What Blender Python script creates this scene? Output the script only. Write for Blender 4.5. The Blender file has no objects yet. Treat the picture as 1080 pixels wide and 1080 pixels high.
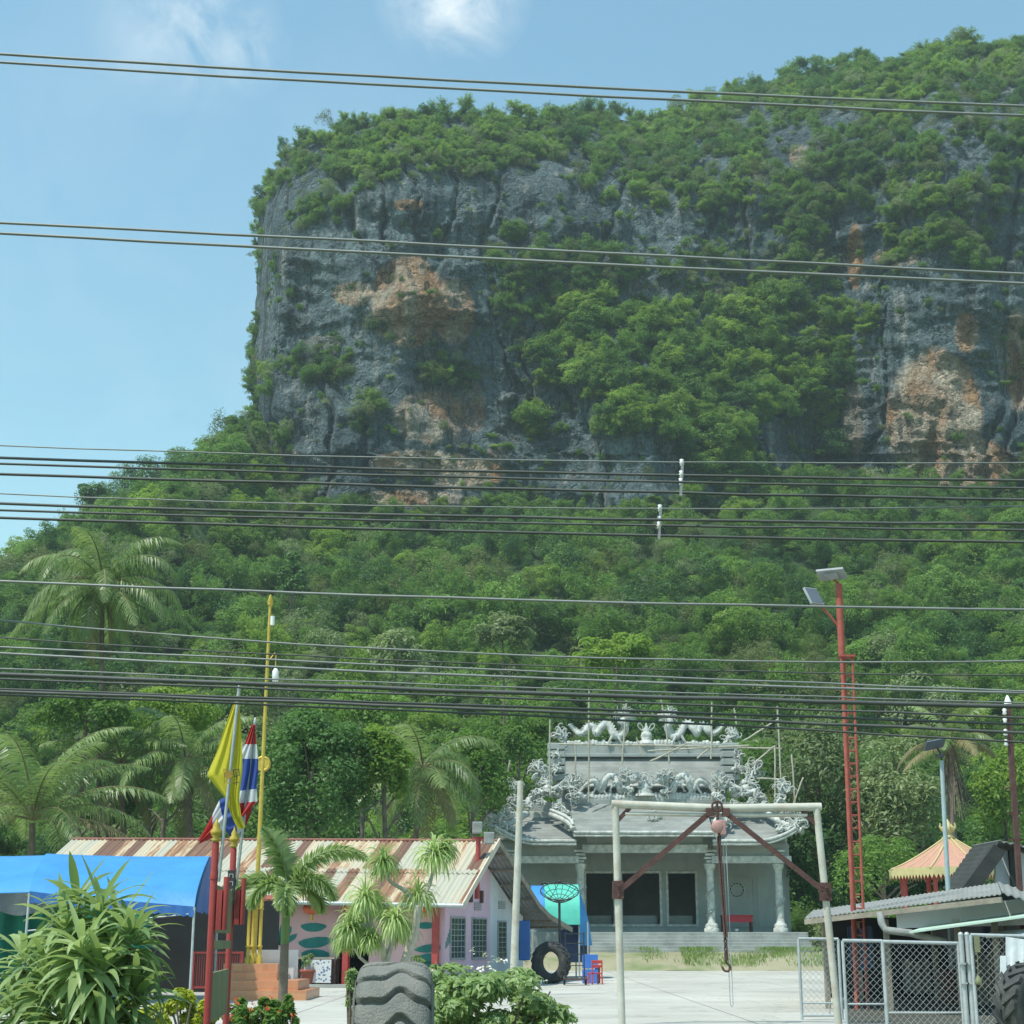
import bpy, math, random
import numpy as np
from mathutils import Vector, Matrix, noise
R = math.radians
rng = random.Random(11)
nr = np.random.default_rng(11)
S = bpy.context.scene
COL = S.collection

# ------------------------------------------------------------ camera, sky, sun, exposure
FPX, EYE = 1650.0, 1.7                      # focal length in 1080-px units, eye height
PITCH = math.atan(450 / FPX)
cd = bpy.data.cameras.new('camera')
cam = bpy.data.objects.new('camera', cd); COL.objects.link(cam)
cam.location = (0, 0, EYE); cam.rotation_euler = (R(90) + PITCH, 0, 0)
cd.sensor_width = 36; cd.lens = 36 * FPX / 1080; cd.clip_start = .1; cd.clip_end = 6000
S.camera = cam

SUN_EL, SUN_AZ = R(63), R(232)              # azimuth clockwise from +Y
sdir = Vector((math.sin(SUN_AZ) * math.cos(SUN_EL), math.cos(SUN_AZ) * math.cos(SUN_EL), math.sin(SUN_EL)))
W = bpy.data.worlds.new('World'); S.world = W; W.use_nodes = True
nt = W.node_tree; nt.nodes.clear()
wo = nt.nodes.new('ShaderNodeOutputWorld'); wb = nt.nodes.new('ShaderNodeBackground')
sky = nt.nodes.new('ShaderNodeTexSky'); sky.sky_type = 'NISHITA'; sky.sun_disc = False
sky.sun_elevation = SUN_EL; sky.sun_rotation = SUN_AZ
sky.air_density = 1.5; sky.dust_density = .5; sky.ozone_density = 3.2
tc = nt.nodes.new('ShaderNodeTexCoord')
def wcloud(px, py, rad, scale, seed, amp):
    """thin fair-weather cloud around one direction of the sky"""
    a, b = (px - 540) / FPX, (540 - py) / FPX
    d = Vector((a, math.cos(PITCH) - b * math.sin(PITCH), math.sin(PITCH) + b * math.cos(PITCH))).normalized()
    sub = nt.nodes.new('ShaderNodeVectorMath'); sub.operation = 'DISTANCE'; sub.inputs[1].default_value = d
    no = nt.nodes.new('ShaderNodeTexNoise'); no.inputs['Scale'].default_value = scale; no.inputs['Detail'].default_value = 7
    no.inputs['Roughness'].default_value = .6; no.inputs['Distortion'].default_value = .6
    mp = nt.nodes.new('ShaderNodeMapping'); mp.inputs['Location'].default_value = (seed, seed * .7, 0)
    nt.links.new(tc.outputs['Generated'], sub.inputs[0]); nt.links.new(tc.outputs['Generated'], mp.inputs[0]); nt.links.new(mp.outputs[0], no.inputs[0])
    fall = nt.nodes.new('ShaderNodeMapRange'); fall.inputs[1].default_value = rad; fall.inputs[2].default_value = rad * .15
    nt.links.new(sub.outputs['Value'], fall.inputs[0])
    ns = nt.nodes.new('ShaderNodeMapRange'); ns.inputs[1].default_value = .40; ns.inputs[2].default_value = .66
    nt.links.new(no.outputs[0], ns.inputs[0])
    mu = nt.nodes.new('ShaderNodeMath'); mu.operation = 'MULTIPLY'
    nt.links.new(fall.outputs[0], mu.inputs[0]); nt.links.new(ns.outputs[0], mu.inputs[1])
    m2 = nt.nodes.new('ShaderNodeMath'); m2.operation = 'MULTIPLY'; m2.inputs[1].default_value = amp
    nt.links.new(mu.outputs[0], m2.inputs[0])
    return m2.outputs[0]
CLOUD = (5.6, 6.0, 6.1, 1)
tint = nt.nodes.new('ShaderNodeMix'); tint.data_type = 'RGBA'; tint.blend_type = 'MULTIPLY'; tint.inputs['Factor'].default_value = 1
nt.links.new(sky.outputs[0], tint.inputs['A']); tint.inputs['B'].default_value = (.90, 1.09, .955, 1)   # sky colour multiplied towards cyan
cur = tint.outputs['Result']
for args in ((478, -10, .05, 20, 3.1, .95), (195, 25, .06, 22, 8.4, .42), (260, 52, .03, 32, 5.2, .3), (100, 330, .3, 9, 1.2, .10)):
    mx = nt.nodes.new('ShaderNodeMix'); mx.data_type = 'RGBA'
    nt.links.new(wcloud(*args), mx.inputs['Factor']); nt.links.new(cur, mx.inputs['A']); mx.inputs['B'].default_value = CLOUD
    cur = mx.outputs['Result']
nt.links.new(cur, wb.inputs[0]); wb.inputs[1].default_value = .15
nt.links.new(wb.outputs[0], wo.inputs[0])

sl = bpy.data.lights.new('sun', 'SUN'); sl.energy = 3.9; sl.angle = R(.53); sl.color = (1, .95, .86)
so = bpy.data.objects.new('sun', sl); COL.objects.link(so)
so.rotation_euler = (-sdir).to_track_quat('-Z', 'Y').to_euler(); so.location = (0, 0, 300)
vs = S.view_settings; vs.view_transform = 'Standard'; vs.look = 'None'; vs.exposure = 0.35; vs.gamma = 1
cy = S.cycles; cy.use_denoising = True; cy.max_bounces = 6; cy.diffuse_bounces = 3; cy.glossy_bounces = 2; cy.transmission_bounces = 3
cy.transparent_max_bounces = 6; cy.volume_bounces = 0; cy.sample_clamp_indirect = 6; cy.caustics_reflective = False; cy.caustics_refractive = False

# ------------------------------------------------------------ geometry helpers
def at(px, py, Y):
    """world point seen at photo pixel (px, py) at the distance Y ahead of the camera"""
    a, b = (px - 540) / FPX, (540 - py) / FPX
    d = Vector((a, math.cos(PITCH) - b * math.sin(PITCH), math.sin(PITCH) + b * math.cos(PITCH)))
    return Vector((0, 0, EYE)) + d * (Y / d.y)
def gx(px, Y): return at(px, 990, Y).x
def gz(py, Y): return at(540, py, Y).z
def flr(px, py, z=0):
    a, b = (px - 540) / FPX, (540 - py) / FPX
    d = Vector((a, math.cos(PITCH) - b * math.sin(PITCH), math.sin(PITCH) + b * math.cos(PITCH)))
    return Vector((0, 0, EYE)) + d * ((z - EYE) / d.z)
def lerp(a, b, t): return a + (b - a) * t
def smooth_path(pts, n=6):
    """Catmull-Rom through pts"""
    P = [Vector(p) for p in pts]; Q = [P[0]] + P + [P[-1]]; out = []
    for i in range(1, len(Q) - 2):
        for k in range(n):
            t = k / n; a, b, c, d = Q[i - 1], Q[i], Q[i + 1], Q[i + 2]
            out.append(.5 * ((2 * b) + (c - a) * t + (2 * a - 5 * b + 4 * c - d) * t * t + (3 * b - a - 3 * c + d) * t ** 3))
    out.append(P[-1]); return out

def tag(o, label=None, cat=None, group=None, kind=None):
    if label: o['label'] = label
    if cat: o['category'] = cat
    if group: o['group'] = group
    if kind: o['kind'] = kind
    return o
def thing(name, label, cat, loc=(0, 0, 0), rotz=0, group=None):
    o = bpy.data.objects.new(name, None); COL.objects.link(o)
    o.location = loc; o.rotation_euler = (0, 0, rotz); o.empty_display_size = .3
    return tag(o, label, cat, group)
def wmat(o):
    M = Matrix.Identity(4)
    while o is not None:
        M = (Matrix.Translation(o.location) @ o.rotation_euler.to_matrix().to_4x4()) @ M; o = o.parent
    return M
def link(name, me, m, parent=None):
    o = bpy.data.objects.new(name, me); COL.objects.link(o)
    if m is not None: me.materials.append(m)
    if parent is not None: o.parent = parent
    return o
def copy_tree(o, parent=None):
    c = o.copy(); COL.objects.link(c)
    if parent is not None: c.parent = parent
    for ch in list(o.children): copy_tree(ch, c)
    return c
def centre(o):
    """move a single-mesh thing's origin to the middle of its base"""
    vs_ = [v.co for v in o.data.vertices]
    c = Vector(((min(v.x for v in vs_) + max(v.x for v in vs_)) / 2, (min(v.y for v in vs_) + max(v.y for v in vs_)) / 2, min(v.z for v in vs_)))
    o.data.transform(Matrix.Translation(-c)); o.location = c
    return o

class MB:
    """collects shapes and links them as ONE mesh object"""
    def __init__(s): s.v = []; s.f = []; s.s = []
    def add(s, verts, faces, smooth=False):
        b = len(s.v); s.v.extend(tuple(p) for p in verts)
        s.f.extend(tuple(b + i for i in f) for f in faces); s.s.extend([smooth] * len(faces)); return s
    def box(s, c, d, rz=0, M=None):
        hx, hy, hz = d[0] / 2, d[1] / 2, d[2] / 2
        P = [Vector((x, y, z)) for z in (-hz, hz) for x, y in ((-hx, -hy), (hx, -hy), (hx, hy), (-hx, hy))]
        if rz: rm = Matrix.Rotation(rz, 3, 'Z'); P = [rm @ p for p in P]
        if M is not None: P = [M @ p for p in P]
        c = Vector(c)
        return s.add([p + c for p in P], [(3, 2, 1, 0), (4, 5, 6, 7), (0, 1, 5, 4), (1, 2, 6, 5), (2, 3, 7, 6), (3, 0, 4, 7)])
    def span(s, x0, x1, y0, y1, z0, z1): return s.box(((x0 + x1) / 2, (y0 + y1) / 2, (z0 + z1) / 2), (abs(x1 - x0), abs(y1 - y0), abs(z1 - z0)))
    def bar(s, a, b, w, h, up=(0, 0, 1)):
        a, b = Vector(a), Vector(b); t = (b - a).normalized(); sd = t.cross(Vector(up))
        if sd.length < 1e-4: sd = Vector((1, 0, 0))
        sd.normalize(); u = sd.cross(t); q = []
        for p in (a, b):
            for i, j in ((-1, -1), (1, -1), (1, 1), (-1, 1)): q.append(p + sd * (i * w / 2) + u * (j * h / 2))
        return s.add(q, [(0, 1, 2, 3), (7, 6, 5, 4), (0, 4, 5, 1), (1, 5, 6, 2), (2, 6, 7, 3), (3, 7, 4, 0)])
    def tube(s, pts, r, n=8, cap=True, smooth=True):
        P = [Vector(p) for p in pts]; k = len(P)
        rr = r if isinstance(r, (list, tuple)) else [r] * k
        ref = None; V = []
        for i in range(k):
            t = (P[min(i + 1, k - 1)] - P[max(i - 1, 0)])
            t = t.normalized() if t.length > 1e-9 else Vector((0, 0, 1))
            if ref is None: ref = Vector((0, 1, 0)) if abs(t.y) < .9 else Vector((1, 0, 0))
            u = (ref - t * ref.dot(t))
            if u.length < 1e-5: u = t.orthogonal()
            u.normalize(); ref = u; w = t.cross(u)
            for j in range(n):
                a = 2 * math.pi * j / n
                V.append(P[i] + (u * math.cos(a) + w * math.sin(a)) * rr[i])
        Fc = [(i * n + j, i * n + (j + 1) % n, (i + 1) * n + (j + 1) % n, (i + 1) * n + j) for i in range(k - 1) for j in range(n)]
        s.add(V, Fc, smooth)
        if cap:
            s.add(V[:n], [tuple(range(n - 1, -1, -1))]); s.add(V[-n:], [tuple(range(n))])
        return s
    def lathe(s, prof, c=(0, 0, 0), n=16, smooth=True, M=None, ph=0, cap=True):
        V = []
        for r, z in prof:
            for j in range(n):
                a = 2 * math.pi * j / n + ph; V.append(Vector((r * math.cos(a), r * math.sin(a), z)))
        if M is not None: V = [M @ v for v in V]
        V = [v + Vector(c) for v in V]; k = len(prof)
        Fc = [(i * n + j, i * n + (j + 1) % n, (i + 1) * n + (j + 1) % n, (i + 1) * n + j) for i in range(k - 1) for j in range(n)]
        s.add(V, Fc, smooth)
        if cap and prof[0][0] > 1e-4: s.add(V[:n], [tuple(range(n - 1, -1, -1))])
        if cap and prof[-1][0] > 1e-4: s.add(V[-n:], [tuple(range(n))])
        return s
    def ball(s, c, r, n=12, m=8, M=None):
        r = (r, r, r) if not isinstance(r, (tuple, list)) else r
        pr = [(math.sin(math.pi * i / m), -math.cos(math.pi * i / m)) for i in range(m + 1)]
        D = Matrix.Diagonal(r); D = (M @ D) if M is not None else D
        return s.lathe(pr, c, n, True, D)
    def ring(s, c, R_, r, M=None, n=20, k=6):
        M = M or Matrix.Identity(3)
        pts = [Vector(c) + M @ Vector((R_ * math.cos(2 * math.pi * i / n), R_ * math.sin(2 * math.pi * i / n), 0)) for i in range(n + 1)]
        return s.tube(pts, r, k, False)
    def prism(s, poly, off):
        """polygon (3-D points) extruded by the vector off"""
        n = len(poly); off = Vector(off); P = [Vector(p) for p in poly]
        return s.add(P + [p + off for p in P], [tuple(range(n - 1, -1, -1)), tuple(range(n, 2 * n))] + [(i, (i + 1) % n, n + (i + 1) % n, n + i) for i in range(n)])
    def grid(s, rows, smooth=True):
        nc = len(rows[0]); V = [p for r_ in rows for p in r_]
        return s.add(V, [(i * nc + j, i * nc + j + 1, (i + 1) * nc + j + 1, (i + 1) * nc + j) for i in range(len(rows) - 1) for j in range(nc - 1)], smooth)
    def slab(s, rows, off, smooth=True):
        """a grid sheet given thickness by the vector off"""
        off = Vector(off); nc, k = len(rows[0]), len(rows)
        s.grid(rows, smooth); low = [[Vector(p) + off for p in r_] for r_ in rows]; s.grid([r_[::-1] for r_ in low], smooth)
        edge = [rows[0], [rr[-1] for rr in rows], rows[-1][::-1], [rr[0] for rr in rows][::-1]]
        for e in edge:
            e = [Vector(p) for p in e]; s.grid([e, [p + off for p in e]], False)
        return s
    def build(s, name, m, parent=None, local=False, bevel=0, fix=True):
        me = bpy.data.meshes.new(name); V = s.v
        if parent is not None and not local:
            Mi = wmat(parent).inverted(); V = [Mi @ Vector(p) for p in V]
        me.from_pydata([tuple(p) for p in V], [], s.f)
        me.polygons.foreach_set('use_smooth', s.s)
        me.validate(); me.update()
        if fix:
            import bmesh
            bm = bmesh.new(); bm.from_mesh(me); bmesh.ops.recalc_face_normals(bm, faces=bm.faces); bm.to_mesh(me); bm.free()
        o = link(name, me, m, parent)
        if bevel:
            b = o.modifiers.new('bevel', 'BEVEL'); b.width = bevel; b.segments = 2; b.limit_method = 'ANGLE'; b.angle_limit = R(40)
        return o

def mesh_np(name, V, Q):
    me = bpy.data.meshes.new(name); V = np.asarray(V, np.float32).reshape(-1, 3); Q = np.asarray(Q, np.int32)
    k = Q.shape[1]
    me.vertices.add(len(V)); me.vertices.foreach_set('co', V.ravel())
    me.loops.add(Q.size); me.loops.foreach_set('vertex_index', Q.ravel())
    me.polygons.add(len(Q)); me.polygons.foreach_set('loop_start', np.arange(len(Q), dtype=np.int32) * k)
    me.update(calc_edges=True); return me
def unit(a): return a / np.maximum(np.linalg.norm(a, axis=1, keepdims=True), 1e-9)
def leaf_geo(P, N, L, asp=.5, T=None, fold=.14):
    """one four-cornered folded leaf per point"""
    n = len(P); N = unit(N)
    T = nr.normal(size=(n, 3)) if T is None else T
    T = unit(T - (T * N).sum(1, keepdims=True) * N); B = np.cross(N, T); L = np.asarray(L).reshape(-1, 1) * np.ones((n, 1))
    V = np.stack([P - T * L / 2, P - B * L * asp / 2 + N * L * fold, P + T * L / 2, P + B * L * asp / 2 + N * L * fold], 1)
    return V.reshape(-1, 3), np.arange(n * 4).reshape(n, 4)
def crown_pts(n, clumps, cr=.38, low=-.45, squash=1.0, hollow=.55, gap=0):
    """points and normals of leaves on clumps spread through a unit crown"""
    d = unit(nr.normal(size=(clumps * 4, 3))); d = d[d[:, 2] > low][:clumps]
    rad = nr.uniform(hollow, 1.0, (len(d), 1)); c = d * rad * (1 - cr * .6)
    k = nr.integers(0, len(d), n); cs = cr * nr.uniform(.6, 1.25, len(d))
    e = unit(nr.normal(size=(n, 3)) + d[k] * .55 + np.array([0, 0, .35]))
    P = c[k] + e * cs[k][:, None] * nr.uniform(.55, 1.08, (n, 1)) * np.array([1, 1, .8])
    P[:, 2] *= squash
    N = unit(e * .7 + nr.normal(size=(n, 3)) * .45 + np.array([0, 0, .55]))
    return P, N

# ------------------------------------------------------------ materials
def nodes_of(name):
    m = bpy.data.materials.new(name); m.use_nodes = True; t = m.node_tree; t.nodes.clear()
    return m, t, (lambda k: t.nodes.new('ShaderNode' + k)), (lambda a, b: t.links.new(a, b))
def ramp(t, a, b, ca, cb):
    r = t.nodes.new('ShaderNodeValToRGB'); e = r.color_ramp.elements
    e[0].position, e[1].position = a, b; e[0].color = (*ca, 1); e[1].color = (*cb, 1); return r
def noise_tex(t, vec, scale, detail=5, rough=.55, dist=0):
    n = t.nodes.new('ShaderNodeTexNoise'); n.inputs['Scale'].default_value = scale; n.inputs['Detail'].default_value = detail
    n.inputs['Roughness'].default_value = rough; n.inputs['Distortion'].default_value = dist
    if vec is not None: t.links.new(vec, n.inputs['Vector'])
    return n
def mapped(t, scale=(1, 1, 1), out='Object'):
    c = t.nodes.new('ShaderNodeTexCoord'); mp = t.nodes.new('ShaderNodeMapping'); mp.inputs['Scale'].default_value = scale
    t.links.new(c.outputs[out], mp.inputs[0]); return mp.outputs[0]
def mixc(t, fac, a, b, blend='MIX'):
    x = t.nodes.new('ShaderNodeMix'); x.data_type = 'RGBA'; x.blend_type = blend
    for sock, v in ((x.inputs['Factor'], fac), (x.inputs['A'], a), (x.inputs['B'], b)):
        if isinstance(v, (int, float)): sock.default_value = v
        elif isinstance(v, tuple): sock.default_value = (*v, 1)
        else: t.links.new(v, sock)
    return x.outputs['Result']
def mat(name, c, rough=.75, var=.18, ns=2.5, dirt=None, dirt_amt=.5, ds=.8, bump=.15, bs=25, metal=0, streak=False, spec=.35):
    """weathered surface: base colour with blotches, an optional stain colour, fine bump"""
    m, t, N, L = nodes_of(name)
    out = N('OutputMaterial'); p = N('BsdfPrincipled'); L(p.outputs[0], out.inputs[0])
    co = mapped(t)
    n1 = noise_tex(t, co, ns, 6, .6)
    lo = tuple(x * (1 - var) for x in c); hi = tuple(min(1, x * (1 + var)) for x in c)
    r1 = ramp(t, .3, .7, lo, hi); L(n1.outputs[0], r1.inputs[0]); colr = r1.outputs[0]
    if dirt:
        n2 = noise_tex(t, mapped(t, (.22, 1.5, 3.2) if streak == 'rows' else (1, 1, .18) if streak else (1, 1, 1)), ds, 8, .65)
        r2 = ramp(t, .62 - .25 * dirt_amt, .75, (0, 0, 0), (dirt_amt,) * 3); L(n2.outputs[0], r2.inputs[0])
        colr = mixc(t, r2.outputs[0], colr, dirt)
    L(colr, p.inputs['Base Color']); p.inputs['Roughness'].default_value = rough; p.inputs['Metallic'].default_value = metal
    p.inputs['Specular IOR Level'].default_value = spec
    if bump:
        n3 = noise_tex(t, co, bs, 4); b = N('Bump'); b.inputs['Strength'].default_value = bump; b.inputs['Distance'].default_value = .05
        L(n3.outputs[0], b.inputs['Height']); L(b.outputs[0], p.inputs['Normal'])
    return m
def leafmat(name, dark, light, trans=.35, warm=None, rough=.5, gloss=.25, patch=.12):
    """leaf: tint differs per leaf, per plant and in broad patches; light passes through"""
    m, t, N, L = nodes_of(name)
    out = N('OutputMaterial'); g = N('NewGeometry'); oi = N('ObjectInfo')
    n = noise_tex(t, g.outputs['Position'], patch, 3)
    a = N('Math'); a.operation = 'MULTIPLY_ADD'; L(g.outputs['Random Per Island'], a.inputs[0]); a.inputs[1].default_value = .45
    b = N('Math'); b.operation = 'MULTIPLY_ADD'; L(oi.outputs['Random'], b.inputs[0]); b.inputs[1].default_value = .62; L(a.outputs[0], b.inputs[2])
    c = N('Math'); c.operation = 'MULTIPLY_ADD'; L(n.outputs[0], c.inputs[0]); c.inputs[1].default_value = .9; c.inputs[2].default_value = -.45; L(c.outputs[0], a.inputs[2])
    r = ramp(t, .0, 1.0, dark, light); L(b.outputs[0], r.inputs[0]); colr = r.outputs[0]
    if warm:
        w = N('Math'); w.operation = 'GREATER_THAN'; w.inputs[1].default_value = .93; L(g.outputs['Random Per Island'], w.inputs[0])
        colr = mixc(t, w.outputs[0], colr, warm)
    p = N('BsdfPrincipled'); L(colr, p.inputs['Base Color']); p.inputs['Roughness'].default_value = rough; p.inputs['Specular IOR Level'].default_value = gloss
    tr = N('BsdfTranslucent'); tc_ = mixc(t, .5, colr, (light[0] * 1.1, light[1] * 1.15, light[2] * .7)); L(tc_, tr.inputs[0])
    mx = N('MixShader'); mx.inputs[0].default_value = trans; L(p.outputs[0], mx.inputs[1]); L(tr.outputs[0], mx.inputs[2]); L(mx.outputs[0], out.inputs[0])
    return m

M = {}
M['leaf_mid'] = leafmat('leaf_mid', (.042, .11, .026), (.215, .37, .08), .45)
M['leaf_dark'] = leafmat('leaf_dark', (.026, .082, .03), (.135, .265, .075), .4)
M['leaf_bright'] = leafmat('leaf_bright', (.09, .185, .03), (.31, .46, .085), .48)
M['leaf_grey'] = leafmat('leaf_grey', (.10, .16, .07), (.30, .38, .18), .38)
M['leaf_olive'] = leafmat('leaf_olive', (.07, .11, .04), (.22, .27, .10), .38)
M['palm'] = leafmat('palm_leaf', (.065, .14, .04), (.32, .43, .16), .42, gloss=.5, rough=.4)
M['palm_dry'] = leafmat('dry_palm_leaf', (.16, .14, .06), (.34, .31, .16), .3)
M['strap'] = leafmat('strap_leaf', (.10, .20, .06), (.42, .54, .24), .42, gloss=.45, rough=.42, patch=1.5)
M['strap_pale'] = leafmat('pale_strap_leaf', (.15, .26, .07), (.46, .58, .24), .42, gloss=.45, rough=.4, patch=1.5)
M['shrub'] = leafmat('shrub_leaf', (.13, .24, .08), (.44, .58, .27), .42, gloss=.4, patch=1.5)
M['lime'] = leafmat('lime_leaf', (.18, .26, .02), (.5, .55, .05), .4, patch=1.5)
M['white_petal'] = leafmat('white_petal', (.6, .62, .5), (.85, .85, .75), .3)
M['red_petal'] = leafmat('red_petal', (.5, .06, .02), (.75, .16, .05), .3)
M['bark'] = mat('bark', (.16, .13, .10), .9, .3, 4, bump=.5, bs=12)
M['bark_pale'] = mat('pale_bark', (.45, .43, .38), .85, .2, 5, dirt=(.2, .18, .14), bump=.4, bs=18)
M['cement'] = mat('cement', (.335, .36, .335), .85, .16, .9, dirt=(.13, .15, .15), dirt_amt=.55, ds=1.1, bump=.3, bs=14, streak=True)
M['cement_wall'] = mat('cement_wall', (.33, .365, .345), .85, .14, .7, dirt=(.14, .17, .17), dirt_amt=.4, ds=.8, bump=.2, bs=14, streak=True)
M['cement_pale'] = mat('pale_cement', (.50, .525, .49), .85, .3, 3.5, dirt=(.19, .215, .195), dirt_amt=.6, ds=2.6, bump=.9, bs=9)
M['cement_roof'] = mat('roof_cement', (.25, .265, .245), .9, .25, .8, dirt=(.115, .13, .12), dirt_amt=.75, ds=1.3, bump=.35, bs=18, streak='rows')
M['interior_shade'] = mat('painted_interior_shade', (.02, .022, .022), .9, .2, 1)  # near-black: the shade of interiors put into the colour
M['red_lacquer'] = mat('red_lacquer', (.42, .035, .05), .45, .15, 3, bump=.05)
M['bamboo'] = mat('bamboo', (.42, .40, .32), .7, .25, 5, dirt=(.2, .19, .15), bump=.2)
M['red_paint'] = mat('red_paint', (.36, .06, .055), .5, .15, 4, dirt=(.24, .05, .04), dirt_amt=.4, bump=.08)
M['rust_red'] = mat('rusty_red_paint', (.36, .09, .065), .65, .2, 5, dirt=(.22, .09, .05), dirt_amt=.6, ds=3, bump=.2)
M['rust'] = mat('rust', (.10, .052, .045), .85, .3, 4, dirt=(.07, .045, .035), dirt_amt=.5, bump=.3)
M['galv'] = mat('galvanised_steel', (.42, .46, .46), .5, .15, 6, dirt=(.26, .2, .14), dirt_amt=.3, ds=2.5, metal=.25, bump=.08)
M['pipe'] = mat('painted_pipe', (.50, .50, .43), .6, .15, 3, dirt=(.33, .19, .09), dirt_amt=.55, ds=1.6, bump=.15)
M['gold'] = mat('gold_paint', (.55, .40, .07), .4, .15, 5, metal=.3, bump=.05)
M['white_paint'] = mat('white_paint', (.72, .74, .74), .6, .08, 2, dirt=(.45, .45, .42), dirt_amt=.35, bump=.05)
M['lavender'] = mat('lavender_wall', (.66, .47, .58), .8, .08, 1.2, dirt=(.42, .34, .4), dirt_amt=.35, streak=True, bump=.1)
M['pale_pink'] = mat('pale_pink_wall', (.64, .41, .41), .8, .1, 1.2, dirt=(.4, .3, .3), dirt_amt=.4, streak=True, bump=.1)
M['pale_wall'] = mat('pale_wall', (.62, .66, .70), .8, .08, 1, dirt=(.42, .45, .46), dirt_amt=.4, streak=True, bump=.1)
M['teal'] = mat('teal_paint', (.02, .19, .17), .6, .2, 4)
M['orange_tile'] = None
M['dark_metal'] = mat('dark_metal', (.05, .055, .06), .5, .2, 4, metal=.3)
M['grey_box'] = mat('grey_box', (.30, .33, .34), .6, .15, 4, dirt=(.15, .15, .15))
M['glass_dark'] = mat('window_glass', (.05, .07, .075), .12, .1, 2, bump=0, spec=.6)
M['tyre'] = mat('rubber', (.165, .175, .16), .8, .18, 4, dirt=(.27, .255, .21), dirt_amt=.75, ds=3.2, bump=.55, bs=45)
M['tyre_dark'] = mat('dark_rubber', (.055, .06, .06), .8, .2, 4, dirt=(.17, .16, .13), dirt_amt=.5, ds=2, bump=.3, bs=40)
M['asbestos'] = mat('fibre_cement_sheet', (.27, .28, .265), .9, .25, 2.5, dirt=(.10, .13, .11), dirt_amt=.6, ds=1.2, bump=.3)
M['dark_roof'] = mat('dark_sheet', (.04, .045, .042), .85, .3, 2, dirt=(.10, .10, .09), dirt_amt=.4, bump=.2)
M['mint'] = mat('mint_sheet', (.45, .60, .50), .6, .1, 2, dirt=(.3, .36, .3), dirt_amt=.4, bump=.1)
M['salmon'] = mat('salmon_tile', (.49, .26, .19), .6, .1, 3, dirt=(.45, .22, .17), dirt_amt=.4, bump=.15)
M['cream_gold'] = mat('cream_gold', (.52, .45, .22), .5, .12, 4)
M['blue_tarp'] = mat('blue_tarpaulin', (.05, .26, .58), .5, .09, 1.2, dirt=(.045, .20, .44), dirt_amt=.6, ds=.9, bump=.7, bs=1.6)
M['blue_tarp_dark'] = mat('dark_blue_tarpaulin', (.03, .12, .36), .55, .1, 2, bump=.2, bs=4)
M['green_net'] = mat('green_net', (.01, .17, .11), .8, .2, 3, bump=.4, bs=6)
M['green_tarp'] = mat('green_tarpaulin', (.10, .52, .40), .5, .1, 2, bump=.3, bs=4)
M['wire'] = mat('black_cable', (.085, .095, .09), .6, .2, 3, bump=0)
M['wire_grey'] = mat('grey_cable', (.24, .26, .25), .55, .15, 3, bump=0, metal=.2)
M['porcelain'] = mat('white_porcelain', (.8, .8, .78), .25, .05, 5, bump=0)
M['solar'] = mat('solar_panel', (.12, .15, .19), .2, .1, 3, bump=0, spec=.7)
M['plastic_red'] = mat('red_plastic', (.6, .07, .06), .45, .08, 3, bump=0)
M['plastic_blue'] = mat('blue_plastic', (.06, .2, .6), .45, .08, 3, bump=0)
M['cloth_white'] = mat('white_cloth', (.66, .70, .72), .9, .08, 3, bump=.3, bs=5)
M['board'] = mat('olive_board', (.20, .22, .12), .7, .2, 2, dirt=(.12, .13, .07), dirt_amt=.5, bump=.2)
M['clay'] = mat('clay', (.30, .09, .06), .8, .15, 4)
M['clutter_blue'] = mat('dark_blue_sheet', (.05, .08, .16), .7, .2, 3)
M['wood'] = mat('grey_wood', (.28, .25, .20), .85, .25, 4, dirt=(.14, .12, .1), bump=.3)

def tile_mat():
    m, t, N, L = nodes_of('orange_tile'); out = N('OutputMaterial'); p = N('BsdfPrincipled'); L(p.outputs[0], out.inputs[0])
    b = N('TexBrick'); L(mapped(t, (1, 1, 1)), b.inputs[0]); b.offset = 0
    mp = b.inputs[0].links[0].from_node; mp.inputs['Rotation'].default_value = (R(90), 0, 0)
    b.inputs['Color1'].default_value = (.52, .22, .11, 1); b.inputs['Color2'].default_value = (.58, .27, .14, 1); b.inputs['Mortar'].default_value = (.5, .33, .22, 1)
    b.inputs['Scale'].default_value = 1; b.inputs['Brick Width'].default_value = .2; b.inputs['Row Height'].default_value = .2; b.inputs['Mortar Size'].default_value = .005
    L(b.outputs[0], p.inputs['Base Color']); p.inputs['Roughness'].default_value = .35; return m
M['orange_tile'] = tile_mat()

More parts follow.
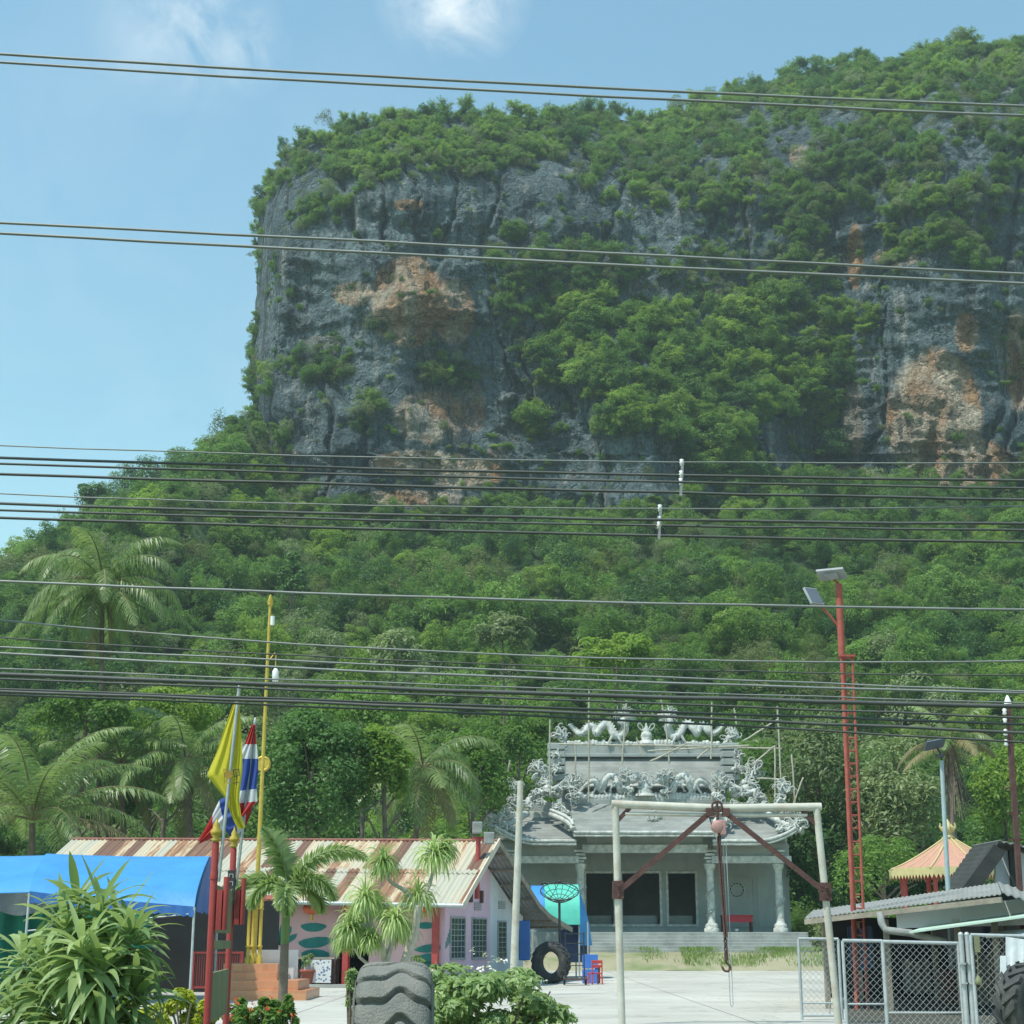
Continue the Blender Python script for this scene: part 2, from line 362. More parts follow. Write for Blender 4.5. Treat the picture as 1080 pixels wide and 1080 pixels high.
def rust_roof_mat():
    """old zinc sheets: some still cream, some rusted through their paint, streaked down the slope"""
    m, t, N, L = nodes_of('rusty_zinc'); out = N('OutputMaterial'); p = N('BsdfPrincipled'); L(p.outputs[0], out.inputs[0])
    c = N('TexCoord'); sx = N('SeparateXYZ'); L(c.outputs['Object'], sx.inputs[0])
    nz = noise_tex(t, c.outputs['Object'], .45, 2)
    wob = N('Math'); wob.operation = 'MULTIPLY_ADD'; L(nz.outputs[0], wob.inputs[0]); wob.inputs[1].default_value = .25; L(sx.outputs[0], wob.inputs[2])
    dv = N('Math'); dv.operation = 'DIVIDE'; L(wob.outputs[0], dv.inputs[0]); dv.inputs[1].default_value = .46
    fl = N('Math'); fl.operation = 'FLOOR'; L(dv.outputs[0], fl.inputs[0])
    row = N('Math'); row.operation = 'GREATER_THAN'; L(sx.outputs[1], row.inputs[0]); row.inputs[1].default_value = -1.9
    ad = N('Math'); ad.operation = 'MULTIPLY_ADD'; L(row.outputs[0], ad.inputs[0]); ad.inputs[1].default_value = 37.3; L(fl.outputs[0], ad.inputs[2])
    wn = N('TexWhiteNoise'); wn.noise_dimensions = '1D'; L(ad.outputs[0], wn.inputs['W'])
    n1 = noise_tex(t, mapped(t, (4.5, .5, .5)), 1.0, 9, .75)
    sm = N('Math'); sm.operation = 'ADD'; L(wn.outputs['Value'], sm.inputs[0]); L(n1.outputs[0], sm.inputs[1])
    r = t.nodes.new('ShaderNodeValToRGB'); e = r.color_ramp; L(sm.outputs[0], r.inputs[0])
    sc = N('Math'); sc.operation = 'MULTIPLY'; sc.inputs[1].default_value = .5; L(sm.outputs[0], sc.inputs[0]); L(sc.outputs[0], r.inputs[0])
    e.elements[0].position = .34; e.elements[0].color = (.41, .40, .32, 1); e.elements[1].position = .60; e.elements[1].color = (.165, .095, .066, 1)
    q = e.elements.new(.47); q.color = (.52, .44, .30, 1); q = e.elements.new(.52); q.color = (.30, .16, .085, 1)
    L(r.outputs[0], p.inputs['Base Color']); p.inputs['Roughness'].default_value = .6; p.inputs['Specular IOR Level'].default_value = .3
    return m
M['rust_roof'] = rust_roof_mat()

def attr_ramp_mat(name, attr, stops, rough=.8, trans=0, marks=None):
    """cloth with stripes read off a mesh attribute"""
    m, t, N, L = nodes_of(name); out = N('OutputMaterial'); p = N('BsdfPrincipled'); a = N('Attribute'); a.attribute_name = attr
    r = t.nodes.new('ShaderNodeValToRGB'); r.color_ramp.interpolation = 'CONSTANT'; e = r.color_ramp.elements
    e[0].position = 0; e[0].color = (*stops[0][1], 1); e[1].position = stops[1][0]; e[1].color = (*stops[1][1], 1)
    for ps, cc in stops[2:]:
        q = e.new(ps); q.color = (*cc, 1)
    L(a.outputs['Fac'], r.inputs[0]); L(r.outputs[0], p.inputs['Base Color']); p.inputs['Roughness'].default_value = rough
    tr = N('BsdfTranslucent'); L(r.outputs[0], tr.inputs[0]); mx = N('MixShader'); mx.inputs[0].default_value = trans
    L(p.outputs[0], mx.inputs[1]); L(tr.outputs[0], mx.inputs[2]); L(mx.outputs[0], out.inputs[0]); return m
RED_, WHT, BLU = (.52, .05, .05), (.7, .72, .74), (.05, .10, .38)
M['flag_stripes'] = attr_ramp_mat('striped_flag_cloth', 'v', [(0, RED_), (1 / 6, WHT), (2 / 6, BLU), (4 / 6, WHT), (5 / 6, RED_)], trans=.35)
M['flag_yellow'] = attr_ramp_mat('yellow_flag_cloth', 'v', [(0, (.66, .60, .05)), (.5, (.66, .60, .05))], trans=.4)

def rock_mat():
    m, t, N, L = nodes_of('limestone'); out = N('OutputMaterial'); p = N('BsdfPrincipled'); L(p.outputs[0], out.inputs[0])
    co = mapped(t); st = mapped(t, (1, 1, .12)); at_ = N('Attribute'); at_.attribute_name = 'stain'
    n1 = noise_tex(t, co, .055, 9, .62, .4); n2 = noise_tex(t, st, .28, 9, .68, .3); n3 = noise_tex(t, co, .5, 7, .65)
    base = ramp(t, .36, .64, (.085, .135, .15), (.235, .325, .34)); L(n1.outputs[0], base.inputs[0])
    pale = ramp(t, .55, .66, (0, 0, 0), (.8,) * 3); L(n2.outputs[0], pale.inputs[0])
    c1 = mixc(t, pale.outputs[0], base.outputs[0], (.50, .51, .48))
    n2b = noise_tex(t, mapped(t, (1.3, 1.3, .1)), .22, 8, .7, .4); dk = ramp(t, .53, .62, (0, 0, 0), (.85,) * 3); L(n2b.outputs[0], dk.inputs[0])
    c1 = mixc(t, dk.outputs[0], c1, (.045, .07, .08))
    a = N('Math'); a.operation = 'MULTIPLY_ADD'; L(n3.outputs[0], a.inputs[0]); a.inputs[1].default_value = 1.1
    a2 = N('Math'); a2.operation = 'MULTIPLY_ADD'; L(at_.outputs['Fac'], a2.inputs[0]); a2.inputs[1].default_value = 1.25; a2.inputs[2].default_value = -.72; L(a2.outputs[0], a.inputs[2])
    nst = noise_tex(t, mapped(t, (1, 1, .16)), .3, 9, .7, .3); L(nst.outputs[0], a.inputs[0]); sr = ramp(t, .30, .66, (0, 0, 0), (.92,) * 3); L(a.outputs[0], sr.inputs[0])
    n4 = noise_tex(t, mapped(t, (1, 1, .3)), .16, 6); oc = ramp(t, .42, .6, (.56, .33, .17), (.66, .58, .44)); L(n4.outputs[0], oc.inputs[0])
    c2 = mixc(t, sr.outputs[0], c1, oc.outputs[0])
    c2 = mixc(t, .35, c2, mixc(t, 1.0, c2, n3.outputs[0], 'OVERLAY'))
    n6 = noise_tex(t, mapped(t, (1, 1, .07)), .55, 7, .65); r6 = ramp(t, .56, .64, (0, 0, 0), (.7,) * 3); L(n6.outputs[0], r6.inputs[0]); c2 = mixc(t, r6.outputs[0], c2, (.07, .085, .09))
    v2 = N('TexVoronoi'); v2.feature = 'DISTANCE_TO_EDGE'; v2.inputs['Scale'].default_value = .2; nw = noise_tex(t, co, .35, 7, .65); wv2 = N('VectorMath'); wv2.operation = 'MULTIPLY_ADD'; L(nw.outputs['Color'], wv2.inputs[0]); wv2.inputs[1].default_value = (8, 8, 8); L(mapped(t, (.8, .8, 1.1)), wv2.inputs[2]); L(wv2.outputs[0], v2.inputs['Vector'])
    ck = ramp(t, .0, .022, (.8,) * 3, (0, 0, 0)); L(v2.outputs['Distance'], ck.inputs[0]); cm = ramp(t, .45, .55, (0, 0, 0), (1, 1, 1)); L(noise_tex(t, co, .07, 4).outputs[0], cm.inputs[0]); c2 = mixc(t, mixc(t, 1.0, ck.outputs[0], cm.outputs[0], 'MULTIPLY'), c2, (.035, .045, .05))
    n5 = noise_tex(t, co, 1.6, 6, .7); r5 = ramp(t, .35, .6, (.55,) * 3, (1.12,) * 3); L(n5.outputs[0], r5.inputs[0]); c2 = mixc(t, 1.0, c2, r5.outputs[0], 'MULTIPLY')
    L(c2, p.inputs['Base Color']); p.inputs['Roughness'].default_value = .9; p.inputs['Specular IOR Level'].default_value = .15
    b1 = N('Bump'); b1.inputs['Strength'].default_value = 1; b1.inputs['Distance'].default_value = 3.4
    vo = N('TexVoronoi'); vo.feature = 'DISTANCE_TO_EDGE'; vo.inputs['Scale'].default_value = .11
    nd = noise_tex(t, co, .12, 5); vm = N('VectorMath'); vm.operation = 'MULTIPLY_ADD'; L(nd.outputs['Color'], vm.inputs[0]); vm.inputs[1].default_value = (16, 16, 16); L(co, vm.inputs[2]); L(vm.outputs[0], vo.inputs['Vector']); L(mapped(t, (1, 1, .45)), vm.inputs[2])
    vr = ramp(t, 0, .06, (0, 0, 0), (.4, .4, .4)); L(vo.outputs['Distance'], vr.inputs[0])
    h = N('Math'); h.operation = 'MULTIPLY_ADD'; L(n2.outputs[0], h.inputs[0]); h.inputs[1].default_value = 2.0
    h2 = N('Math'); h2.operation = 'MULTIPLY_ADD'; L(n3.outputs[0], h2.inputs[0]); h2.inputs[1].default_value = 1.5; L(vr.outputs[0], h2.inputs[2]); L(h2.outputs[0], h.inputs[2])
    L(h.outputs[0], b1.inputs['Height']); L(b1.outputs[0], p.inputs['Normal'])
    return m
M['rock'] = rock_mat()

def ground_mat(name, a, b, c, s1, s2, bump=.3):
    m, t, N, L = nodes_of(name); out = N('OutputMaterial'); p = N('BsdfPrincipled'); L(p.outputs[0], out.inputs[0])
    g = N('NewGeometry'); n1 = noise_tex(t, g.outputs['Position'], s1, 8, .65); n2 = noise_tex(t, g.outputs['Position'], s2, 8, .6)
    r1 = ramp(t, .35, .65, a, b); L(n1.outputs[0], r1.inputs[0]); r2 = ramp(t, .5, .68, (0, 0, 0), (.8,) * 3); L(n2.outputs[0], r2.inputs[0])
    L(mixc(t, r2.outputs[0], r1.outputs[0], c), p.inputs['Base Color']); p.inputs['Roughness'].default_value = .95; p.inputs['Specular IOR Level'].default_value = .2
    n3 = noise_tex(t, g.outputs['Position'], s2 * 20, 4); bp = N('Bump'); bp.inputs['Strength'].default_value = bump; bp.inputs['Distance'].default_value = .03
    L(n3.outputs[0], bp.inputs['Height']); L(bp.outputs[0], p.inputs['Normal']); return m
M['soil'] = ground_mat('soil', (.10, .13, .05), (.2, .18, .1), (.08, .12, .04), .2, .6)
M['forest_floor'] = ground_mat('forest_floor', (.02, .045, .015), (.04, .07, .02), (.03, .045, .02), .1, .3)
M['bank'] = ground_mat('bank_soil', (.27, .26, .16), (.36, .34, .24), (.12, .19, .06), .25, .35)
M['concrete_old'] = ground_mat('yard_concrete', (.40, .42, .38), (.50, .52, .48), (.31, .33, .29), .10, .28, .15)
def yard_mat():
    m, t, N, L = nodes_of('yard_slabs'); out = N('OutputMaterial'); p = N('BsdfPrincipled'); L(p.outputs[0], out.inputs[0]); g = N('NewGeometry')
    n1 = noise_tex(t, g.outputs['Position'], .12, 9, .68); r1 = ramp(t, .36, .66, (.37, .365, .32), (.54, .54, .485)); L(n1.outputs[0], r1.inputs[0])
    n2 = noise_tex(t, g.outputs['Position'], .5, 9, .7, .6); r2 = ramp(t, .56, .7, (0, 0, 0), (.75,) * 3); L(n2.outputs[0], r2.inputs[0]); c = mixc(t, r2.outputs[0], r1.outputs[0], (.27, .26, .22))
    b = N('TexBrick'); L(g.outputs['Position'], b.inputs[0]); b.offset = 0; b.inputs['Scale'].default_value = 1; b.inputs['Brick Width'].default_value = 5; b.inputs['Row Height'].default_value = 4.5; b.inputs['Mortar Size'].default_value = .022; b.inputs['Mortar Smooth'].default_value = .3
    c = mixc(t, b.outputs['Fac'], c, (.15, .16, .12))
    n3 = noise_tex(t, g.outputs['Position'], .09, 3); b2 = N('TexVoronoi'); b2.feature = 'DISTANCE_TO_EDGE'; b2.inputs['Scale'].default_value = .16; vm = N('VectorMath'); vm.operation = 'MULTIPLY_ADD'; nd = noise_tex(t, g.outputs['Position'], .6, 6)
    L(nd.outputs['Color'], vm.inputs[0]); vm.inputs[1].default_value = (3, 3, 3); L(g.outputs['Position'], vm.inputs[2]); L(vm.outputs[0], b2.inputs['Vector']); r3 = ramp(t, .0, .008, (.6,) * 3, (0, 0, 0)); L(b2.outputs['Distance'], r3.inputs[0])
    c = mixc(t, r3.outputs[0], c, (.16, .16, .13)); L(c, p.inputs['Base Color']); p.inputs['Roughness'].default_value = .9; p.inputs['Specular IOR Level'].default_value = .25
    return m
M['concrete'] = yard_mat()
M['grass'] = leafmat('grass_blade', (.10, .20, .04), (.30, .42, .12), .35, patch=.8)
# ------------------------------------------------------------ ground, yard, hill, cliff
def struct(name, mb, m): o = mb.build(name, m); o['kind'] = 'structure'; return o
g = MB(); g.add([(-2500, -200, 0), (2500, -200, 0), (2500, 3500, 0), (-2500, 3500, 0)], [(0, 1, 2, 3)]); struct('ground', g, M['soil'])
g = MB(); g.span(-24, 26, 24, 88, -.2, .03); struct('yard_pavement', g, M['concrete'])
g = MB(); g.span(-60, 60, -6, 6, -.2, .02); struct('road', g, ground_mat('asphalt', (.05, .05, .05), (.065, .065, .06), (.08, .08, .075), .3, 1.5))

UT = [0, 260, 270, 276, 284, 295, 310, 345, 380, 430, 500, 560, 600, 640, 690, 720, 750, 800, 850, 900, 950, 1000, 1040, 1080, 1250]
YT = [300, 300, 255, 208, 182, 163, 149, 135, 125, 119, 117, 117, 113, 117, 128, 113, 97, 90, 70, 59, 57, 45, 49, 44, 40]
def ytop(u): return float(np.interp(u, UT, YT))
# bare rock / vegetation on the cliff: (cx, cy, rx, ry, amount of vegetation), later entries win
VEG = [(600, 300, 900, 600, .95),
       (330, 300, 75, 110, .10), (450, 270, 110, 85, .08), (430, 400, 130, 110, .10), (420, 490, 130, 42, .08), (300, 440, 50, 70, .14), (575, 215, 70, 45, .22), (520, 250, 40, 60, .15),
       (690, 245, 60, 35, .35), (560, 500, 50, 40, .30), (660, 500, 65, 40, .25), (600, 450, 30, 40, .35), (790, 250, 40, 40, .5), (690, 310, 40, 22, .5),
       (905, 275, 30, 50, .15), (985, 330, 60, 60, .12), (1010, 430, 80, 95, .04), (920, 440, 38, 75, .14), (1065, 300, 30, 90, .15), (900, 510, 50, 28, .2), (990, 520, 60, 22, .12),
       (830, 155, 26, 26, .3), (1015, 165, 26, 24, .25), (880, 130, 20, 10, .5), (1075, 240, 20, 50, .3), (830, 470, 40, 30, .5), (750, 612, 13, 26, .02), (640, 520, 40, 30, .2),
       (372, 190, 26, 17, 1), (322, 228, 20, 18, .95), (342, 388, 34, 20, 1), (386, 436, 15, 22, .95), (476, 396, 28, 14, .9), (402, 350, 17, 9, .8), (290, 300, 7, 40, .7), (278, 405, 14, 22, .8), (288, 465, 22, 17, .9),
       (356, 215, 16, 12, .8), (412, 178, 18, 14, .9), (482, 215, 22, 18, .6), (300, 380, 12, 14, .7), (448, 220, 8, 10, .6), (425, 240, 9, 6, .6), (545, 265, 34, 26, .9), (560, 330, 40, 45, .8), (520, 340, 18, 14, .7),
       (870, 340, 50, 26, .9), (970, 200, 40, 60, .95), (930, 165, 60, 35, 1), (850, 400, 60, 40, .95), (740, 400, 70, 70, 1), (1040, 290, 10, 12, .8), (480, 480, 10, 12, .5), (1055, 400, 12, 10, .6), (500, 160, 60, 30, .95),
       (640, 170, 40, 40, .9), (700, 180, 50, 45, .97), (770, 180, 40, 50, .97)]
_vg = np.array(VEG)
def veg(u, y):
    d = 0.0
    wob = noise.fractal(Vector((u * .02, y * .02, 5.5)), 1, 2, 4) * .35
    for cx, cy_, rx, ry, a in VEG:
        q = ((u - cx) / rx) ** 2 + ((y - cy_) / ry) ** 2
        if q < 1.6:
            k = min(1, max(0, (1.25 + wob - q) / .5)); d = d * (1 - k) + a * k
    tp = y - ytop(u)
    bw = 36 + 16 * noise.noise(Vector((u * .012, 3.3, 0))) + (22 if u > 560 else 0)
    if tp < bw: d = max(d, min(1, (bw + 4 - tp) / 18))
    return d
STAIN = [(430, 318, 38, 48, 1), (478, 328, 24, 36, .8), (372, 310, 22, 14, .75), (445, 488, 55, 14, .8), (455, 440, 42, 32, .55), (490, 500, 45, 18, .75), (430, 526, 66, 10, .7), (340, 360, 22, 8, .5),
         (985, 440, 50, 72, .9), (1010, 490, 60, 30, .85), (902, 270, 9, 34, 1), (945, 272, 26, 12, .6), (895, 505, 34, 14, .8), (430, 216, 20, 7, .7), (300, 480, 22, 8, .5), (1073, 380, 14, 60, .7), (1020, 350, 14, 24, .7),
         (845, 165, 14, 14, .6), (900, 440, 16, 50, .5), (640, 470, 20, 40, .35), (500, 430, 16, 30, .5), (530, 470, 20, 30, .4), (795, 180, 12, 9, .5), (690, 520, 20, 30, .35), (960, 520, 40, 14, .6)]
def stain(u, y):
    s = 0
    for cx, cy_, rx, ry, a in STAIN:
        q = ((u - cx) / rx) ** 2 + ((y - cy_) / ry) ** 2
        if q < 1.5: s = max(s, a * min(1, (1.5 - q) / .9))
    return s
def hnoise(x, z, f, sd): return noise.fractal(Vector((x * f, z * f, sd)), 1, 2.1, 6)

CU = [271 + i * 2.2 for i in range(446)]
NT = 240
def cliff_pt(u, t):
    """u: column along the face, t: 0 at the foot, 1 at the brow"""
    yt = ytop(u) + 6; y = lerp(585, yt, t)
    e = max(0, (304 - u) / 36)
    shift = -7 * math.exp(-((y - 390) / 45) ** 2) + (6 if y > 480 else 0)
    Y = 258 + 14 * t + 26 * e ** 2
    if t > .8: Y += (t - .8) ** 2 * 500
    Y += 12 * math.exp(-((u - 800) / 130) ** 2) * (1 if y < 400 else 1) - 8 * math.exp(-((u - 420) / 120) ** 2) - 6 * math.exp(-((u - 1020) / 70) ** 2)
    Y -= 17 * math.exp(-((u - 730) / 115) ** 4) * max(0, min(1, (y - 285) / 165)) ** 1.2    # wooded buttress bulging from the middle of the face
    if u > 540: Y += 24 * max(0, 1 - (y - yt) / 120) ** 2 * min(1, (u - 540) / 80)
    x0 = u * .155
    z0 = (990 - y) * .155
    Y += hnoise(x0, z0 * .35, .035, 1.7) * 4.0 + abs(hnoise(x0, z0 * .16, .12, 8.1)) * -2.2 + hnoise(x0 * .5, z0, .09, 3.3) * 2.2
    r_ = noise.noise(Vector((x0 * .05, z0 * .16, 9.9)))
    Y -= 2.6 * max(0, r_) ** .6 if r_ > 0 else 0                    # ledges and undercuts
    Y += hnoise(x0, z0, .35, 2.2) * .7
    fs = 1 - abs(noise.noise(Vector((x0 * .16 + hnoise(x0, z0, .05, 5.1) * .8, z0 * .022, 2.7)))) * 2.2
    Y += 2.4 * max(0, (fs - .72) / .28) ** 1.5                       # fissures down the face
    for fq, am, sd in ((.085, 2.0, 1.1), (.21, 1.3, 6.3), (.5, .6, 3.9)):
        sz = z0 * fq + noise.noise(Vector((x0 * .045, z0 * .03, sd))) * 2.4 + noise.noise(Vector((x0 * .2, z0 * .06, sd))) * .5
        fr = sz - math.floor(sz); Y -= am * fr ** 2.2 * max(0, min(1, .35 + 1.3 * noise.noise(Vector((x0 * .06, z0 * .05, sd + 9)))))
    jit = hnoise(y * .03, u * .01, 1.0, 4.4) * 4 * max(0, min(1, (320 - u) / 50))
    return at(u + shift + jit, y, Y), u + shift, y
rows = []; stn = []; info = []
for i in range(NT + 1):
    t = i / NT; row = []; srow = []; irow = []
    p0, u0, y0 = cliff_pt(CU[0], t)
    for k in range(14, 0, -1):                                      # the end wall runs back behind the corner
        q = p0 + Vector((k * 2.0 + (1.2 * k * max(0, t - .75) * 3), k * 9.0, 0)); n_ = hnoise(q.y, q.z, .05, 6.6) * 2
        row.append(q + Vector((n_ * min(1, k / 3), 0, 0))); srow.append(0); irow.append((-1, 0))
    for u in CU:
        p, uu, y = cliff_pt(u, t); row.append(p); srow.append(stain(uu, y)); irow.append((uu, y))
    rows.append(row); stn.append(srow); info.append(irow)
nfront = len(rows)
for k in range(1, 8):                                               # plateau behind the brow
    row = []
    for j, p in enumerate(rows[NT]):
        row.append(p + Vector((0, k * 9.0, k * .9 + hnoise(p.x, k * 9.0, .05, 7.7) * 2.0 - (k > 5) * (k - 5) * 14)))
    rows.append(row); stn.append([0] * len(row))
mb = MB(); mb.grid(rows, True)
cliff = mb.build('limestone_cliff', M['rock'], fix=False); cliff['kind'] = 'structure'
ca = cliff.data.attributes.new('stain', 'FLOAT', 'POINT'); ca.data.foreach_set('value', [v for r_ in stn for v in r_])

# forested slope below the cliff
CX = [-300, 0, 50, 90, 130, 170, 205, 235, 262, 285, 330, 700, 1080, 1400]
CYY = [615, 606, 597, 556, 548, 534, 512, 476, 445, 500, 540, 545, 535, 530]
cxs, czs = [], []
for u, y in zip(CX, CYY):
    p = at(u, y, 262); cxs.append(p.x); czs.append(p.z)
Y0 = 110
def hill(x, Y):
    zc = float(np.interp(x, cxs, czs)); t = max(0, min(1, (Y - Y0) / 150)); z = zc * (t ** 1.12)
    if Y > 262: z = zc * max(0, 1 - ((Y - 262) / 170) ** 1.5)
    return z + noise.fractal(Vector((x * .025, Y * .025, 3.1)), 1, 2, 4) * 5 * min(1, t * 3) - .05
xs = [-150 + i * 4 for i in range(90)]; ys = [Y0 - 4 + i * 4 for i in range(68)]
mb = MB(); mb.grid([[(x, y, hill(x, y)) for x in xs] for y in ys]); struct('hillside_terrain', mb, M['forest_floor'])

# ------------------------------------------------------------ forest as stuff (instances on points)
SRC = bpy.data.collections.new('crown_kinds')                        # leaf crowns the forest is made of
def crown_kind(name, m, n, clumps, L, asp, **kw):
    P, N = crown_pts(n, clumps, **kw); V, Q = leaf_geo(P, N, nr.uniform(L * .7, L * 1.3, n), asp)
    me = mesh_np(name, V, Q); me.materials.append(M[m]); o = bpy.data.objects.new('leaf_crown', me); SRC.objects.link(o); return o
kinds = []
def bamboo_kind(name, m, n):
    """arching feathery canes"""
    k = 26; az = nr.uniform(0, 2 * math.pi, k); c = nr.integers(0, k, n); s = nr.uniform(.15, 1, n) ** .8
    rr = .15 + s ** 2 * nr.uniform(.5, 1.0, k)[c]; z = -.6 + 1.75 * s - 1.0 * s ** 3 * nr.uniform(.4, 1.1, k)[c]
    P = np.stack([np.cos(az[c]) * rr, np.sin(az[c]) * rr, z], 1) + nr.normal(size=(n, 3)) * .09
    N = unit(nr.normal(size=(n, 3)) * .6 + np.array([0, 0, .6])); T = np.stack([np.cos(az[c]), np.sin(az[c]), -.7 * np.ones(n)], 1) + nr.normal(size=(n, 3)) * .5
    V, Q = leaf_geo(P, N, nr.uniform(.12, .26, n), .2, T); me = mesh_np(name, V, Q); me.materials.append(M[m]); o = bpy.data.objects.new('leaf_crown', me); SRC.objects.link(o)
for i in range(3): crown_kind(f'crown_a{i}', 'leaf_mid', 2900, 30 + 14 * i, .10, .5, cr=.30, hollow=.3, low=-.75)
for i in range(2): crown_kind(f'crown_b{i}', 'leaf_dark', 2700, 28 + 14 * i, .10, .5, cr=.32, hollow=.3, low=-.75)
for i in range(2): crown_kind(f'crown_c{i}', 'leaf_bright', 2900, 28 + 16 * i, .095, .5, cr=.29, hollow=.3, low=-.75)
bamboo_kind('crown_d0', 'leaf_bright', 2400); bamboo_kind('crown_d1', 'leaf_mid', 2400)
crown_kind('crown_e0', 'leaf_grey', 2200, 30, .10, .4, cr=.34, hollow=.3); crown_kind('crown_f0', 'leaf_olive', 1300, 22, .10, .35, cr=.36, hollow=.3)
NK = 11                                                             # sorted by name: a0 a1 a2 b0 b1 c0 c1 d0 d1 e0 f0
def scatter(name, pts, label):
    """pts: (location, rotation, scale, kind)"""
    me = bpy.data.meshes.new(name); n = len(pts); me.vertices.add(n)
    me.vertices.foreach_set('co', np.array([p[0] for p in pts], np.float32).ravel())
    for nm, ty, k, dt in (('rot', 'FLOAT_VECTOR', 1, 'vector'), ('scl', 'FLOAT_VECTOR', 2, 'vector')):
        a = me.attributes.new(nm, ty, 'POINT'); a.data.foreach_set(dt, np.array([p[k] for p in pts], np.float32).ravel())
    a = me.attributes.new('pick', 'INT', 'POINT'); a.data.foreach_set('value', np.array([p[3] for p in pts], np.int32))
    o = bpy.data.objects.new(name, me); COL.objects.link(o); o['kind'] = 'stuff'; o['label'] = label
    ng = bpy.data.node_groups.new(name, 'GeometryNodeTree')
    ng.interface.new_socket('Geometry', in_out='INPUT', socket_type='NodeSocketGeometry'); ng.interface.new_socket('Geometry', in_out='OUTPUT', socket_type='NodeSocketGeometry')
    gi, go = ng.nodes.new('NodeGroupInput'), ng.nodes.new('NodeGroupOutput')
    ci = ng.nodes.new('GeometryNodeCollectionInfo'); ci.inputs['Collection'].default_value = SRC; ci.inputs['Separate Children'].default_value = True; ci.inputs['Reset Children'].default_value = True
    ip = ng.nodes.new('GeometryNodeInstanceOnPoints'); ip.inputs['Pick Instance'].default_value = True
    def named(nm, ty):
        a_ = ng.nodes.new('GeometryNodeInputNamedAttribute'); a_.data_type = ty; a_.inputs['Name'].default_value = nm; return a_.outputs['Attribute']
    er = ng.nodes.new('FunctionNodeEulerToRotation'); ng.links.new(named('rot', 'FLOAT_VECTOR'), er.inputs[0])
    ng.links.new(gi.outputs[0], ip.inputs['Points']); ng.links.new(ci.outputs[0], ip.inputs['Instance']); ng.links.new(named('pick', 'INT'), ip.inputs['Instance Index'])
    ng.links.new(er.outputs[0], ip.inputs['Rotation']); ng.links.new(named('scl', 'FLOAT_VECTOR'), ip.inputs['Scale']); ng.links.new(ip.outputs[0], go.inputs[0])
    md = o.modifiers.new('forest', 'NODES'); md.node_group = ng; return o
def pick(x, y, z, w):
    """kind of crown: neighbours tend to be alike"""
    a = noise.noise(Vector((x * .04, y * .04, z * .04 + 7))) + rng.uniform(-.45, .45)
    tab = w; s = (a + .9) / 1.8; s = max(0, min(.999, s)); return tab[int(s * len(tab))]
def inst(p, s, kind, flat=1.0):
    return (tuple(p), (rng.uniform(-.5, .5), rng.uniform(-.5, .5), rng.uniform(0, 6.28)), (s * rng.uniform(.7, 1.4), s * rng.uniform(.7, 1.4), s * flat * rng.uniform(.65, 1.4)), kind)

pts = []
W1 = [3, 4, 0, 3, 8, 1, 4, 2, 0, 10, 8, 1, 9, 2, 5, 8, 6, 7, 5]
Yv = Y0 - 2
while Yv < 292:
    step = 2.2 + (Yv - Y0) * .004
    half = Yv * .36 + 14; x = -half
    while x < half:
        xx, yy = x + rng.uniform(-1.2, 1.2), Yv + rng.uniform(-1.2, 1.2); x += step
        if yy > 262 and xx > at(285, 540, 262).x: continue
        u = 540 + 1710 * xx / yy
        if yy > 225 and 737 < 540 + 1650 * xx / (yy * 1.0) * .97 < 763 and yy < 246: continue
        if -8 < xx - 8 < 14 and yy < Y0 + 4: continue
        s = rng.choice((.9, 1.1, 1.3, 1.6, 1.9, 2.2, 2.6, 3.3)) * rng.uniform(.85, 1.15)
        z = hill(xx, yy) + s * rng.uniform(.3, .9) + (rng.uniform(1, 4) if rng.random() < .16 else 0)
        pts.append(inst((xx, yy, z), s, pick(xx, yy, z, W1), 1.0))
    Yv += step
scatter('hillside_forest', pts, 'dense green forest covering the slope under the cliff')
n_forest = len(pts)

pts = []
WC = [3, 10, 4, 8, 10, 1, 8, 2, 9, 7, 5, 7]; WT = [4, 10, 8, 3, 8, 1, 8, 7, 9, 7, 2, 7, 7]
for i in range(0, NT + 1, 1):
    for j in range(14, len(rows[0])):
        u, y = info[i][j]
        if rng.random() > (.11 if y - ytop(u) < 62 else .062): continue
        if y > 560: continue
        d = veg(u, y)
        if d < .02 or rng.random() > d * (1 if d > .5 else .75): continue
        p = rows[i][j]; top = y - ytop(u) < 40
        big = d > .75
        s = rng.uniform(.9, 2.1) if big else rng.uniform(.4, 1.1)
        if top: s = rng.uniform(1.0, 2.0) * (.95 if u < 600 else 1.2)
        k = pick(p.x, p.z, p.y, WT if top or u > 560 and 320 < y < 440 else WC)
        grow = 560 < u < 905 and 320 < y < 500 and d > .9
        if grow: s *= rng.uniform(1.0, 1.7); k = rng.choice((5, 6, 0, 2, 8, 5, 3, 7, 1))
        pts.append(inst(p + Vector((rng.uniform(-.6, .6), -s * rng.uniform(.25, .75), s * .25)), s, k, rng.uniform(.8, 1.1)))
for i in range(30, NT + 1, 2):                                      # shrubs clinging to the corner edge and the end wall
    for j in range(0, 18):
        if rng.random() > (.30 if j < 12 else .16): continue
        t = i / NT
        p = rows[i][j]; s = rng.uniform(.6, 1.7); pts.append(inst(p + Vector((-s * .3, 0, .2)), s, rng.choice(WT)))
for r_ in rows[NT:NT + 7]:
    for p in r_:
        if rng.random() < .16:
            s = rng.uniform(1.2, 2.6); pts.append(inst(p + Vector((rng.uniform(-1, 1), rng.uniform(-3, 3), s * .4)), s, rng.choice(WT)))
scatter('cliff_shrubs', pts, 'shrubs and bamboo growing on the ledges and brow of the cliff')
print('forest', n_forest, 'cliff', len(pts))

